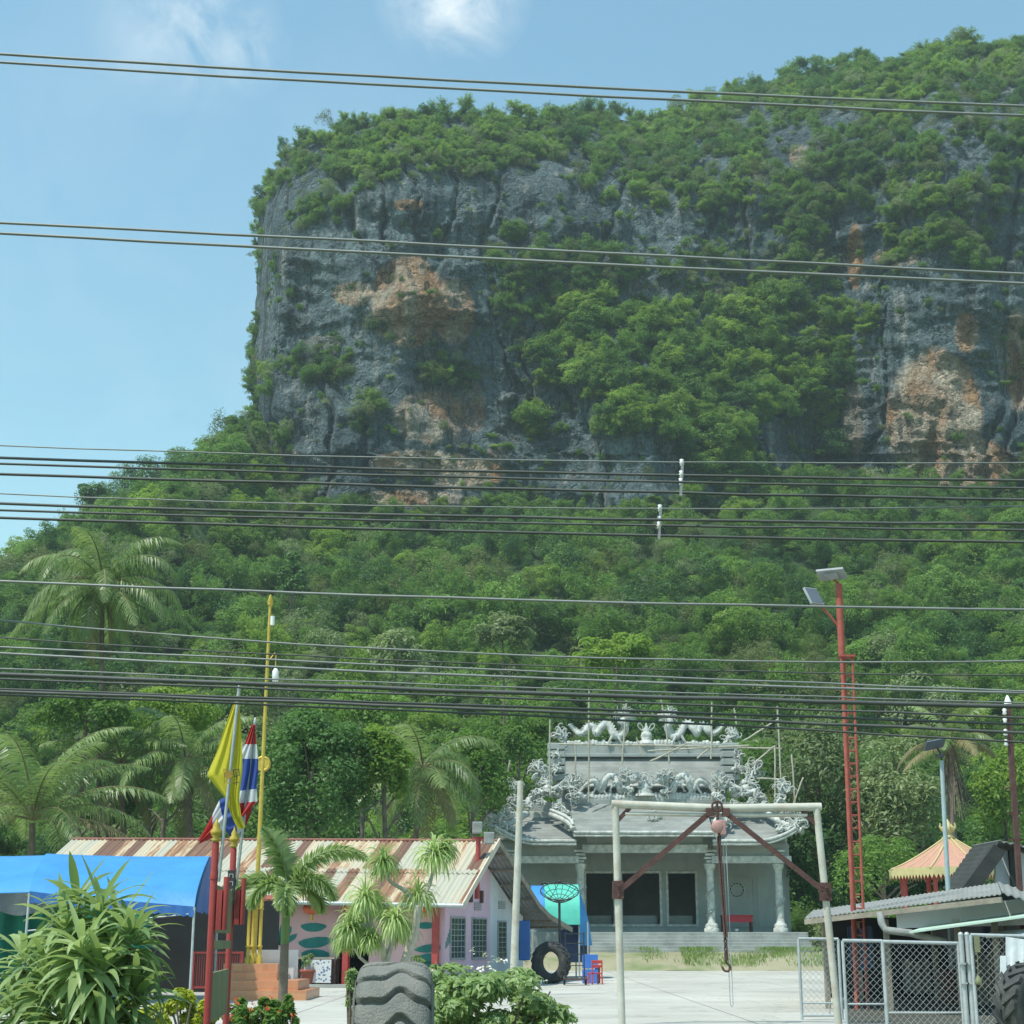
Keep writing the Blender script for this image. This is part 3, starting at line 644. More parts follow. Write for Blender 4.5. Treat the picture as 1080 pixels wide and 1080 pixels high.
# undergrowth filling the gaps at the foot of the hill
pts = []
for _ in range(900):
    Yv = rng.uniform(80, 112); x = rng.uniform(-Yv * .34 - 4, Yv * .36)
    if -9 < x - 8 < 13.5: continue
    if Yv < 88 and x > -6: continue
    s = rng.uniform(1.0, 2.3); pts.append(inst((x, Yv, s * .5 + (rng.uniform(0, 5.5) if Yv > 98 else rng.uniform(0, 1.5))), s, rng.choice([3, 4, 0, 1, 3, 2, 9, 8])))
scatter('undergrowth', pts, 'tangled green undergrowth at the foot of the forested slope')

# ------------------------------------------------------------ single trees
def tree(name, label, px, py, Y, rx, ry, m, n=2600, clumps=40, L=.34, asp=.5, group='trees at the foot of the hill', trunk=.16, cr=.34, low=-.5, hollow=.5, bark='bark', z0=None, cat='tree', sink=1.35):
    c = at(px, py, Y); rx = rx * Y / 1710; ry = ry * Y / 1710
    z0 = (hill(c.x, Y) if Y > Y0 else 0) if z0 is None else z0
    root = thing(name, label, cat, (c.x, Y, z0), 0, group)
    P, N = crown_pts(n, clumps, cr=cr, low=low, hollow=hollow); P[:, 2] *= np.where(P[:, 2] < 0, sink, 1); P = P * np.array([rx, rx, ry]) + np.array([0, 0, c.z - z0])
    V, Q = leaf_geo(P, N, nr.uniform(L * .7, L * 1.3, n), asp); link('crown', mesh_np('crown', V, Q), M[m], root)
    h = c.z - z0; t = MB()
    t.tube(smooth_path([(0, 0, -.2), (rng.uniform(-.2, .2), rng.uniform(-.2, .2), h * .5), (0, 0, h)], 4), [trunk * lerp(1.15, .5, i / 8) for i in range(9)], 8)
    for k in range(7):
        a = rng.uniform(0, 6.28); hh = h * rng.uniform(.5, .85); e = Vector((math.cos(a) * rx * .7, math.sin(a) * rx * .7, min(h + ry * .6, hh + ry * rng.uniform(.3, .9))))
        s = Vector((0, 0, hh)); t.tube([s, s.lerp(e, .5) + Vector((0, 0, .2)), e], [trunk * .5, trunk * .33, trunk * .14], 6)
    t.build('trunk', M[bark], root, local=True); return root
tree('broadleaf_tree', 'dense round dark green tree directly behind the rusty roof, tallest above its ridge', 330, 812, 72, 66, 70, 'leaf_dark', 14000, 120, .2, .6, cr=.24, hollow=.6, low=-.9)
tree('broadleaf_tree', 'bright green creeper clad tree between the round dark tree and a drooping palm', 404, 814, 73, 36, 58, 'leaf_bright', 4600, 34, .26, .55)
tree('broadleaf_tree', 'mid green bushy tree rising behind the speaker pole of the pink house', 497, 815, 92, 45, 58, 'leaf_mid', 3600, 40, .3)
tree('broadleaf_tree', 'dark leafy tree standing against the flank of the temple behind the bare post', 548, 790, 108, 46, 52, 'leaf_mid', 3200, 40, .32)
tree('broadleaf_tree', 'pale round crowned tree on the slope just above the temple roof ridge', 650, 694, 122, 46, 30, 'leaf_bright', 3000, 34, .4, .5, z0=8)
tree('large_leaf_tree', 'broad pale green tree with drooping leaves beside the temple eaves and the lamp tower', 862, 828, 100, 68, 88, 'leaf_grey', 6500, 70, .42, .36, trunk=.2, low=-.8)
tree('large_leaf_tree', 'dense drooping leaf tree between the lamp tower and the pale solar lamp pole', 945, 842, 96, 56, 74, 'leaf_grey', 5200, 60, .40, .36, trunk=.2, low=-.8)
tree('feathery_tree', 'low feathery tree behind the shed roof and beside the golden pavilion', 930, 915, 82, 52, 40, 'leaf_mid', 3800, 40, .22, .35, low=-.6)
tree('broadleaf_tree', 'yellowish green tree on the slope behind the rusty insulator pole', 1058, 836, 100, 44, 66, 'leaf_bright', 3600, 44, .3, low=-.8)
tree('broadleaf_tree', 'tall dark tree close to the temple corner with its trunk in shadow', 868, 912, 98, 40, 60, 'leaf_dark', 3200, 40, .3, low=-.8)
tree('broadleaf_tree', 'rounded bright tree high on the slope beside the far cliff foot', 1022, 596, 226, 42, 26, 'leaf_bright', 2400, 30, .7, .5)
tree('emergent_tree', 'dark emergent tree standing proud of the forest crest beside the cliff flank', 98, 522, 258, 18, 15, 'leaf_dark', 1200, 18, .7)
tree('distant_tree', 'hazy blue green tree on the low skyline behind the tall coconut palm', 32, 588, 245, 34, 24, 'leaf_mid', 1800, 24, .7)
tree('broadleaf_tree', 'grey green tree in the forest belt beside the hanging lamp of the gold pole', 418, 690, 138, 34, 28, 'leaf_grey', 2400, 30, .4)
tree('broadleaf_tree', 'olive grey tree in the forest belt uphill of the bare wooden post', 530, 672, 150, 36, 26, 'leaf_grey', 2400, 30, .45)
tree('broadleaf_tree', 'dark slim columnar tree in the forest belt above the gold flagpole tip', 308, 612, 190, 16, 34, 'leaf_dark', 1400, 24, .55)
tree('broadleaf_tree', 'bushy tree among the palms directly behind the yellow flag', 160, 815, 92, 44, 42, 'leaf_mid', 3200, 36, .28)
tree('broadleaf_tree', 'dark tree in shade behind the fan of the short coconut palm', 115, 850, 84, 50, 40, 'leaf_dark', 3200, 36, .26)

def frond(qs, rach, start, az, el, L, droop, ll, hang=.5, n=34, w=.05, ring=False, tilt=0, r0=.035):
    """one pinnate palm frond: leaflet quads go to qs, the midrib to rach"""
    p = Vector(start); pts = [p.copy()]; ds = L / n
    for i in range(n):
        s = (i + 1) / n; pit = el - droop * s ** 1.4; a = az + tilt * s
        d = Vector((math.cos(a) * math.cos(pit), math.sin(a) * math.cos(pit), math.sin(pit))); p = p + d * ds; pts.append(p.copy())
        if i < n * .1: continue
        sd = Vector((-math.sin(a), math.cos(a), 0)); up = sd.cross(d) * -1; q = s
        l_ = ll * (math.sin(math.pi * min(1, .12 + q * .88)) ** .6) * rng.uniform(.85, 1.1)
        sides = ((1, .15), (-1, .15)) if not ring else ((1, .1), (-1, .1), (.8, .75), (-.8, .75), (.8, -.6), (-.8, -.6))
        for sg, lift in sides:
            dr = (d * .62 + sd * sg + up * lift + Vector((0, 0, -hang * rng.uniform(.5, 1.2))) + Vector((rng.uniform(-.12, .12),) * 3)).normalized()
            m_ = p + dr * l_ * .5; e = p + (dr + Vector((0, 0, -hang * .55))).normalized() * l_; wv = d * w * .5
            b = len(qs.v); qs.v += [tuple(p - wv * .6), tuple(p + wv * .6), tuple(m_ + wv), tuple(m_ - wv), tuple(e)]
            qs.f += [(b, b + 1, b + 2, b + 3), (b + 3, b + 2, b + 4)]; qs.s += [False, False]
    rach.tube([pts[i] for i in range(0, n + 1, 3)], [lerp(r0, r0 * .2, i / (n // 3)) for i in range(len(range(0, n + 1, 3)))], 5)
def palm(label, px, py, Y, L, nf, trunk_px=None, z0=0, ll=.8, dry=2, elmax=1.35, elmin=-.9, group='coconut palms at the foot of the hill', r=.17, seed=1, droop=1.5, hang=.6, skirt=False):
    global rng
    keep = rng; rng = random.Random(seed)
    c = at(px, py, Y); bx = gx(trunk_px, Y) if trunk_px else c.x
    root = thing('coconut_palm', label, 'palm', (bx, Y, z0), 0, group)
    mb = MB(); h = c.z - z0
    path = smooth_path([(bx, Y, z0 - .2), (lerp(bx, c.x, .2), Y, z0 + h * .5), tuple(c)], 6)
    mb.tube(path, [lerp(r * 1.3, r * .75, i / (len(path) - 1)) for i in range(len(path))], 10); mb.build('trunk', M['bark'], root)
    for i in range(nf):
        q = MB(); ra = MB(); f = (i + .5) / nf
        el = lerp(elmax, elmin, f ** .9) + rng.uniform(-.12, .12); az = i * 2.399 + rng.uniform(-.2, .2)
        frond(q, ra, c + Vector((0, 0, .15)), az, el, L * rng.uniform(.85, 1.08) * (1 if el > -.3 else .85), droop * rng.uniform(.75, 1.2) * (1 if el > 0 else .45), ll, hang, 66, .072, tilt=rng.uniform(-.3, .3), r0=.05)
        o = q.build('frond', M['palm_dry'] if i >= nf - dry else M['palm'], root, fix=False); ra.build('midrib', M['palm_dry'], o)
    if skirt:
        q = MB()
        for k in range(60):
            a = rng.uniform(0, 6.28); z = c.z - rng.uniform(.2, 2.2); p = Vector((c.x + math.cos(a) * .25, Y + math.sin(a) * .25, z)); e = p + Vector((math.cos(a) * rng.uniform(.2, .7), math.sin(a) * .5, -rng.uniform(1, 2.4)))
            q.bar(p, e, .05, .02)
        q.build('dead_frond_skirt', M['bark'], root)
    rng = keep; return root
palm('tall coconut palm with a full crown rising above the other palms and the forest edge', 108, 616, 80, 5.6, 30, 96, seed=3, dry=2, ll=1.25, hang=.8, elmin=-1.2, droop=1.75, r=.14)
palm('short coconut palm with upright fronds behind the blue canopy', 34, 868, 71, 6.4, 22, 30, seed=5, elmax=1.45, elmin=.05, dry=2, ll=1.2, droop=1.3)
palm('coconut palm with arching fronds behind the yellow and striped flags', 196, 806, 80, 5.4, 20, 200, seed=8, dry=2, ll=1.15)
palm('drooping coconut palm behind the far end of the rusty roof ridge', 446, 812, 80, 5.0, 20, 432, seed=13, elmax=1.1, dry=2, ll=1.15, droop=1.7)
palm('slender palm with pale curled fronds and a dark hanging skirt above the golden pavilion', 1003, 786, 88, 3.8, 13, 1010, seed=21, dry=5, elmax=1.4, elmin=-.2, skirt=True, r=.25)
palm('small coconut palm half hidden between the short palm and the flags', 128, 806, 80, 4.6, 17, 128, seed=31, dry=2, ll=1.1)
tree('broadleaf_tree', 'bushy tree at the foot of the tall coconut palm, under its hanging fronds', 92, 752, 78, 62, 34, 'leaf_mid', 4200, 44, .26)
tree('broadleaf_tree', 'leafy tree between the tall coconut palm and the yellow flag, with a pale crown', 182, 752, 90, 52, 32, 'leaf_bright', 3600, 40, .28)
tree('broadleaf_tree', 'grey green tree in the gap between the gold flagpole and the round dark tree', 262, 790, 88, 44, 40, 'leaf_grey', 3400, 40, .28)
tree('broadleaf_tree', 'wide mid green tree peeping over the round dark tree and the drooping palm', 385, 752, 96, 62, 32, 'leaf_mid', 4000, 44, .3)
# ------------------------------------------------------------ temple
TY = 95.0; TX = gx(682, TY)
def tx(px, Y=TY): return gx(px, Y)
def tp(px, py, Y): return at(px, py, Y)
temple = thing('temple', 'unfinished grey cement Chinese temple with dragon ridges on its stacked roofs', 'temple', (TX, TY, 0))
FL = gz(983, 94)
mb = MB(); mb.span(TX - 9.4, TX + 9.3, 94, 108, 0, FL)
mb.build('plinth', M['cement_wall'], temple)
nst = 6; z0s = gz(1004, 92)
for k in range(nst):
    mb = MB(); zt_ = lerp(z0s, FL, (k + .85) / nst) ; mb.span(TX - 3.4 - .02 * k, TX + 9.25 - .02 * k, 92 + k * .33, 94, z0s - .4, zt_)
    mb.build('step', M['cement'], temple, bevel=.02)
def column(px, py_top, Y):
    x = tx(px, Y); zt_ = gz(py_top, Y); h = zt_ - FL; m = MB()
    m.lathe([(.44, 0), (.44, .2), (.36, .26), (.39, .36), (.34, .46), (.25, .52), (.24, .8), (.23, h * .6), (.215, h - .5), (.24, h - .42), (.24, h - .34), (.3, h - .3), (.34, h - .12), (.36, h)], (x, Y, FL), 18)
    o = m.build('column', M['cement_pale'], temple)
    d = MB(); pts_ = []
    for i in range(34):                                             # dragon relief coiling round the shaft
        t = i / 33; a = t * 9 + px; pts_.append((x + math.cos(a) * .26, Y + math.sin(a) * .26, FL + .9 + t * 1.7))
    d.tube(pts_, [.03 + .05 * math.sin(math.pi * i / 33) for i in range(34)], 6)
    for i in range(16):
        t = rng.random(); a = t * 9 + px; p = Vector((x + math.cos(a) * .28, Y + math.sin(a) * .28, FL + .9 + t * 1.7)); d.ball(p, rng.uniform(.04, .1), 6, 4)
    d.build('coiled_dragon', M['cement_wall'], o)
    b = MB()
    for k in range(4): b.box((x, Y, zt_ + .12 + k * .2), (.42 + .16 * (k % 2) + k * .07, .5 + k * .12, .13))
    b.build('bracket', M['cement_pale'], o)
for px, pt in ((540, 911), (613, 911), (751, 911), (824, 911)): column(px, pt, 94.75)
def beam(x0, x1, y0, y1, Y, name, m, d=.35):
    b = MB(); b.span(tx(x0, Y), tx(x1, Y), Y - d / 2, Y + d / 2, gz(y1, Y), gz(y0, Y)); return b.build(name, m, temple, bevel=.015)
beam(615, 749, 891, 899.5, 94.6, 'beam', M['cement_pale'], .5); beam(620, 744, 879, 891.4, 94.7, 'frieze', M['cement_wall'], .2)
for x0, x1 in ((527, 611), (753, 838)):
    beam(x0, x1, 903, 910.5, 94.6, 'beam', M['cement_pale'], .5); beam(x0 + 2, x1 - 2, 890, 903.4, 94.7, 'frieze', M['cement_wall'], .2)
WY = 98.5
def wbox(m, x0, x1, y0, y1, d0=0, d1=.3): m.span(TX + x0, TX + x1, WY + d0, WY + d1, y0, y1)
zT, zB, zR = gz(921, WY), gz(975, WY), gz(885, WY)
mb = MB(); OP = [(-3.35, -1.67), (-1.15, 1.15), (1.67, 3.35)]
edges = [-9.2] + [v for o in OP for v in o] + [9.1]
for i in range(0, len(edges), 2): wbox(mb, edges[i], edges[i + 1], FL - .1, zR)
for a, b in OP: wbox(mb, a, b, zT, zR); wbox(mb, a, b, FL - .1, zB)
mb.span(TX - 9.2, TX - 8.9, WY + .3, 107.5, FL - .1, zR); mb.span(TX + 8.8, TX + 9.1, WY + .3, 107.5, FL - .1, zR); mb.span(TX - 9.2, TX + 9.1, 107.2, 107.5, FL - .1, zR)
mb.build('wall', M['cement_wall'], temple)
mb = MB(); mb.span(TX - 8.9, TX + 8.8, 98.0, 107.2, zR - .06, zR + .3); mb.build('ceiling_slab', M['cement_wall'], temple)
for a, b in OP:
    f = MB(); w = .13
    wbox(f, a - w, a + .01, zB - w, zT + w, -.08, .02); wbox(f, b - .01, b + w, zB - w, zT + w, -.08, .02); wbox(f, a + .01, b - .01, zT - .01, zT + w, -.08, .02); wbox(f, a + .01, b - .01, zB - w, zB + .01, -.08, .02)
    o = f.build('door_frame', M['cement_pale'], temple)
    p = MB(); p.span(TX + a + .1, TX + b - .1, WY + 1.2, WY + 1.3, FL, FL + 1.0); p.build('altar_front', M['cement_wall'], temple)
for sg in (-1, 1):                                                  # side bays: framed panels with a pierced round window
    cx_ = TX + 5.83 * sg; f = MB(); zc = gz(938.5, WY)
    for dx0, dx1 in ((-1.75, 1.1),):
        x0, x1 = (cx_ + dx0, cx_ + dx1) if sg > 0 else (cx_ - dx1, cx_ - dx0)
        f.span(x0, x1, WY - .05, WY + .01, zc + .75, zc + .83); f.span(x0, x1, WY - .05, WY + .01, FL + .3, FL + .38)
        f.span(x0, x0 + .07, WY - .05, WY + .01, FL + .39, zc + .74); f.span(x1 - .07, x1, WY - .05, WY + .01, FL + .39, zc + .74)
    x0 = cx_ + sg * 1.3; f.span(min(x0, x0 + sg * .9), max(x0, x0 + sg * .9), WY - .05, WY + .01, FL + .3, zc + .83)
    o = f.build('wall_panel', M['cement_wall'], temple)
    r = MB(); Mr = Matrix.Rotation(R(90), 3, 'X'); r.ring((cx_ + .05 * sg, WY - .03, zc), .46, .035, Mr, 28, 6)
    r.build('round_window', M['cement_pale'], temple)
    r = MB()
    for k in range(12):
        a = 2 * math.pi * (k + .5) / 12; a2 = a + .34; c0 = Vector((cx_ + .05 * sg, WY - .012, zc))
        r.prism([c0 + Vector((math.cos(t) * q, 0, math.sin(t) * q)) for t, q in ((a, .43), (a2, .43), (a2, .36), (a, .36))], (0, .02, 0))
    r.build('slot', M['dark_metal'], temple)
# roofs
def roof_sheet(name, x0, x1, ye, yr, Ye, Yr, curve=.35, lift=None, n=26, m='cement_roof', thick=.14):
    ze, zr = gz(ye, Ye), gz(yr, Yr); rows_ = []
    for j in range(41):
        v = j / 40; row = []
        for i in range(n + 1):
            x = lerp(x0, x1, i / n); z = lerp(ze, zr, v ** (1 + curve)); z += (lift(x) if lift else 0) * (1 - v) ** 1.5
            row.append((x, lerp(Ye, Yr, v), z + .05 * (1 - (v * 10) % 1) + .02 * noise.noise(Vector((x * 1.3, v * 9, 2)))))
        rows_.append(row)
    b = MB(); b.slab(rows_, (0, 0, -thick), True); o = b.build(name, M[m], temple)
    t = MB()
    for dz, r in ((-.05, .11), (-.24, .08)):
        t.tube([Vector(p) + Vector((0, -.02, dz)) for p in rows_[0]], r, 6)
    t.build('eave_moulding', M['cement_pale'], o); return rows_, o
c_rows, _ = roof_sheet('lower_roof', tx(606, 93.2), tx(757, 93.2), 878, 847, 93.2, 97.2, .3)
def up_l(x): d = max(0, (TX - 6.2 - x) / 2.9); return 1.0 * d ** 2.2
def up_r(x): d = max(0, (x - TX - 6.2) / 2.9); return 1.0 * d ** 2.2
s1, _ = roof_sheet('side_roof', tx(521, 93.4), tx(609, 93.4), 887, 862, 93.4, 97.6, .25, up_l)
s2, _ = roof_sheet('side_roof', tx(755, 93.4), tx(845, 93.4), 887, 862, 93.4, 97.6, .25, up_r)
for xs_ in (tx(606, 93.2), tx(757, 93.2)):                            # raked verge of the raised middle bay
    sg = 1 if xs_ > TX else -1
    v = MB(); P_ = [(xs_ + sg * (1.25 * (k / 8) ** 1.2), lerp(93.15, 96.2, k / 8), lerp(gz(877, 93.2), gz(861, 96.2), (k / 8) ** .7) + .12) for k in range(9)]
    v.tube(smooth_path(P_, 2), .17, 8); v.tube(smooth_path([(a, b, c + .26) for a, b, c in P_], 2), .1, 8); v.build('verge', M['cement_pale'], temple)
mb = MB(); mb.span(tx(604, 97.3), tx(760, 97.3), 97.1, 97.6, gz(858, 97.3), gz(843, 97.3)); mb.build('lower_ridge', M['cement'], temple, bevel=.04)
mb = MB(); zz = gz(842.5, 97.3)
for k in range(40):
    x = lerp(tx(606, 97.3), tx(758, 97.3), (k + .5) / 40); mb.ball((x, 97.3, zz + .05), (.2, .22, .2 + .26 * rng.random()), 8, 5)
mb.build('cloud_scroll', M['cement_pale'], temple)
for sg, x0, x1 in ((-1, 540, 606), (1, 758, 826)):
    mb = MB(); mb.span(tx(x0, 97.6), tx(x1, 97.6), 97.5, 97.9, gz(866, 97.6), gz(856, 97.6)); mb.build('side_ridge', M['cement_pale'], temple, bevel=.04)
mb = MB(); mb.span(tx(594, 98.8), tx(772, 98.8), 98.8, 104.2, gz(866, 98.8), gz(829.5, 98.8)); mb.build('upper_storey', M['cement_wall'], temple)
mb = MB(); mb.span(tx(560, 98.4), tx(604, 98.4), 98.2, 104, gz(866, 98.2), gz(846, 98.2)); mb.span(tx(762, 98.4), tx(802, 98.4), 98.2, 104, gz(866, 98.2), gz(846, 98.2)); mb.build('side_storey', M['cement_wall'], temple)
def slab4(name, a, b, c, d, off, m, n=10):
    rows_ = [[Vector(a).lerp(Vector(b), i / n).lerp(Vector(d).lerp(Vector(c), i / n), v) - Vector((0, 0, .35 * v * (1 - v))) for i in range(n + 1)] for v in [j / 6 for j in range(7)]]
    q = MB(); q.slab(rows_, off, True); return q.build(name, m, temple)
UR = 100.6
slab4('upper_roof', tp(588, 830, 98.3), tp(777, 830, 98.3), tp(773, 798, UR), tp(594, 798, UR), (0, 0, -.16), M['cement_roof'])
e0, e1 = tp(594, 798, UR), tp(773, 798, UR); b0, b1 = tp(588, 830, 98.3), tp(777, 830, 98.3)
slab4('upper_roof', e0 + Vector((0, .25, 0)), e1 + Vector((0, .25, 0)), Vector((b1.x, 104.4, b1.z)), Vector((b0.x, 104.4, b0.z)), (0, 0, -.16), M['cement_roof'])
mb = MB(); mb.tube([b0 + Vector((0, -.05, .05)), b1 + Vector((0, -.05, .05))], .14, 8); mb.build('eave_moulding', M['cement_pale'], temple)
for a, b in ((b0, e0), (b1, e1)):
    mb = MB(); mb.tube([a.lerp(b, k / 6) + Vector((0, 0, .1 - .35 * (k / 6) * (1 - k / 6))) for k in range(7)], .15, 8); mb.tube([a.lerp(b, k / 6) + Vector((0, 0, .34 - .35 * (k / 6) * (1 - k / 6))) for k in range(7)], .1, 8); mb.build('verge', M['cement_pale'], temple)
mb = MB(); mb.span(tx(593, UR), tx(774, UR), UR - .2, UR + .25, gz(797.5, UR), gz(785, UR)); mb.build('upper_ridge', M['cement'], temple, bevel=.05)
mb = MB(); mb.span(tx(592, UR - .1), tx(775, UR - .1), UR - .42, UR - .21, gz(799, UR), gz(795.5, UR)); mb.build('ridge_band', M['cement_wall'], temple, bevel=.03)
mb = MB(); zz = gz(784.5, UR)
for k in range(44):
    x = lerp(tx(600, UR), tx(766, UR), (k + .5) / 44); mb.ball((x, UR, zz), (.19, .2, .12 + .18 * rng.random()), 8, 5)
mb.build('cloud_scroll', M['cement_pale'], temple)

def curl(mb, p, d, L, turn, r):
    """one tapering flame-like scroll"""
    q = Vector(p); pts_ = [q.copy()]; a = math.atan2(d[1], d[0]); n = 13
    for i in range(n):
        s = i / n; a += turn * (s ** 1.6) * .9
        q = q + Vector((math.cos(a), rng.uniform(-.18, .18), math.sin(a))) * (L / n); pts_.append(q.copy())
    mb.tube(pts_, [lerp(r, r * .3, i / n) for i in range(n + 1)], 6)
def flames(mb, px, py, Y, rad, n, lean=(0, 1), sp=1.1, r=.07):
    c = tp(px, py, Y); rad = rad * Y / 1710; base = math.atan2(lean[1], lean[0])
    mb.ball(c - Vector((lean[0], 0, lean[1])) * rad * .3, (rad * .36, .2, rad * .36), 10, 7)
    n = int(n * 2.1)
    for i in range(n):
        a = base + sp * (2 * (i + .5) / n - 1) * 1.25 + rng.uniform(-.12, .12)
        st = c + Vector((rng.uniform(-.35, .35) * rad, rng.uniform(-.3, .2), rng.uniform(-.5, .15) * rad))
        curl(mb, st, (math.cos(a), math.sin(a)), rad * rng.uniform(.7, 1.45), rng.choice((-1, 1)) * rng.uniform(.5, 1.15), r * rng.uniform(.7, 1.35))
def dragon(pts_px, Y, r, head, mane=1.0):
    """cement dragon: looping scaled body, spines, legs, a horned head in a flaming mane"""
    P_ = smooth_path([tp(a, b, Y + .12 * math.sin(i * 1.7)) for i, (a, b) in enumerate(pts_px)], 7); k = len(P_)
    rr = [r * (.35 + .65 * min(1, i / (k * .25))) for i in range(k)]
    mb = MB(); mb.tube(P_, rr, 10)
    for i in range(2, k - 1):
        t = (P_[i] - P_[i - 1]).normalized(); up = Vector((-t.z, 0, t.x)); up = up if (up.z > 0 or abs(up.z) < .2) else -up
        if i % 2 == 0: mb.add([P_[i] - t * .13 + up * rr[i] * .8, P_[i] + t * .13 + up * rr[i] * .8, P_[i] + up * (rr[i] + .17) + Vector((0, .03, 0)), P_[i] + up * (rr[i] + .17) - Vector((0, .03, 0))], [(0, 1, 2), (1, 0, 3), (0, 2, 3), (1, 3, 2)])
    for f in (.3, .68):
        q = P_[int(k * f)]
        for s in (-.16, .16):
            mb.tube([q + Vector((s, -.1, 0)), q + Vector((s * 2.2, -.22, -r * 1.6)), q + Vector((s * 2.9, -.16, -r * 2.7))], [r * .5, r * .38, r * .25], 6)
            for c_ in (-.08, 0, .08): mb.tube([q + Vector((s * 2.9, -.16, -r * 2.7)), q + Vector((s * 2.9 + c_, -.3, -r * 3.1))], .025, 4)
    o = mb.build('dragon', M['cement_pale'], temple)
    h = MB(); c = P_[-1]; dx = head
    h.ball(c + Vector((dx * .08, -.02, .06)), (r * 1.5, r * 1.25, r * 1.2), 10, 7)
    h.tube([c + Vector((dx * .1, -.05, .08)), c + Vector((dx * .42, -.08, .12)), c + Vector((dx * .62, -.08, .16))], [r * .95, r * .72, r * .5], 8)
    h.tube([c + Vector((dx * .1, -.05, -.08)), c + Vector((dx * .4, -.08, -.16)), c + Vector((dx * .52, -.08, -.15))], [r * .6, r * .42, r * .25], 6)
    for s in (-.1, .1):
        h.ball(c + Vector((dx * .26, s - .03, .22)), r * .28, 6, 5)
        h.tube([c + Vector((0, s, .2)), c + Vector((-dx * .18, s, .5)), c + Vector((-dx * .1, s, .75))], [.06, .045, .02], 5)
        curl(h, c + Vector((dx * .6, s * 1.4, .12)), (dx, .3), .7, dx * .9, .03)
    for i in range(int(30 * mane)):
        a = math.pi * .5 + dx * rng.uniform(-.5, 1.9)
        curl(h, c + Vector((-dx * .1, rng.uniform(-.25, .2), rng.uniform(-.2, .25))), (math.cos(a), math.sin(a)), rng.uniform(.5, .95) * mane, rng.choice((-1, 1)) * rng.uniform(.3, .8), .055)
    h.build('dragon_head', M['cement_pale'], o)
UL = [(600, 764), (605, 770), (611, 774), (617, 772), (621, 766.5), (626, 768), (629, 774), (633, 769), (638, 763.5), (643, 767), (647, 775), (652, 777), (657, 775), (660, 768), (657, 761), (661, 757.5)]
dragon(UL, UR, .22, 1, 1.0); dragon([(1364 - a, b) for a, b in UL], UR, .22, -1, 1.0)
LL = [(611, 836), (616, 830), (622, 825), (627, 824), (631, 830), (634, 834), (637, 829), (639, 822), (644, 818.5), (649, 821), (652, 828), (654, 834), (658, 833), (661, 827), (663, 822)]
dragon(LL, 97.3, .19, 1, 1.0); dragon([(1364 - a, b) for a, b in LL], 97.3, .19, -1, 1.0)
def ornament(name, specs, m='cement_pale'):
    for a in specs:
        mb = MB(); flames(mb, *a); mb.build(name, M[m], temple)
for mir in (0, 1):
    X_ = (lambda x: 1364 - x) if mir else (lambda x: x); sg = -1 if mir else 1
    ornament('ridge_end_ornament', [(X_(593), 775, UR, 11, 16, (-.5 * sg, 1)), (X_(597), 783, UR, 8, 8, (-sg, .4))])
    mb = MB()
    for k in range(5): mb.span(tx(X_(588), 98.6) - .55, tx(X_(588), 98.6) + .55, 97.9 - .03 * k, 98.7 + .03 * k, gz(824 - k * 8, 98.6), gz(817 - k * 8, 98.6))
    mb.build('gable_pier', M['cement_wall'], temple, bevel=.05)
    ornament('gable_ornament', [(X_(587), 797, 98, 8, 9, (-sg, .8)), (X_(588), 811, 97.8, 8, 9, (-sg, .4))])
    ornament('wing_ornament', [(X_(571), 814, 97.7, 14, 14, (-.7 * sg, 1)), (X_(576), 825, 97.5, 12, 12, (-sg, .3)), (X_(566), 806, 97.7, 8, 6, (-.6 * sg, 1))])
    mb = MB()                                                       # scroll brackets stepping up the hip
    for a, b in ((568, 836), (578, 832), (588, 838), (560, 844)): mb.ball(tp(X_(a), b, 97), (.34, .3, .26), 10, 7)
    mb.tube(smooth_path([tp(X_(556), 848, 96.8), tp(X_(566), 838, 96.8), tp(X_(580), 834, 96.8), tp(X_(592), 828, 96.8), tp(X_(603), 818, 97)], 5), .16, 8); mb.build('hip_scroll', M['cement_pale'], temple)
    ornament('hip_filigree', [(X_(566), 838, 96.7, 8, 9, (-.6 * sg, 1)), (X_(580), 836, 96.7, 8, 9, (-.3 * sg, 1)), (X_(572), 846, 96.5, 7, 8, (-sg, .3)), (X_(592), 832, 96.7, 8, 9, (0, 1)), (X_(558), 850, 96.4, 7, 8, (-sg, .5))])
    ornament('dragon_mane', [(X_(604), 826, 96.6, 13, 18, (.3 * sg, 1)), (X_(608), 838, 96.2, 10, 10, (-sg, .2))])
    ornament('verge_ornament', [(X_(596), 856, 95.8, 9, 10, (-sg, .5)), (X_(601), 865, 95.0, 8, 9, (-sg, .4)), (X_(590), 850, 96.2, 8, 8, (-sg, .7))])
    ornament('corner_ornament', [(X_(538), 831, 95.2, 12, 16, (-.5 * sg, 1)), (X_(543), 846, 95, 11, 12, (-.6 * sg, 1)), (X_(536), 858, 94.7, 11, 14, (-sg, .7))])
    ornament('eave_tip_ornament', [(X_(523), 868, 94, 12, 14, (-.7 * sg, 1)), (X_(531), 873, 94, 9, 10, (-.8 * sg, .6)), (X_(518), 860, 94, 7, 5, (-.5 * sg, 1)), (X_(541), 874, 94.2, 8, 9, (-sg, .6))])
    mb = MB(); mb.tube(smooth_path([tp(X_(518), 876, 93.8), tp(X_(530), 872, 94.3), tp(X_(545), 864, 95.2), tp(X_(556), 858, 96.5)], 5), .2, 8); mb.build('hip_ridge', M['cement_pale'], temple)
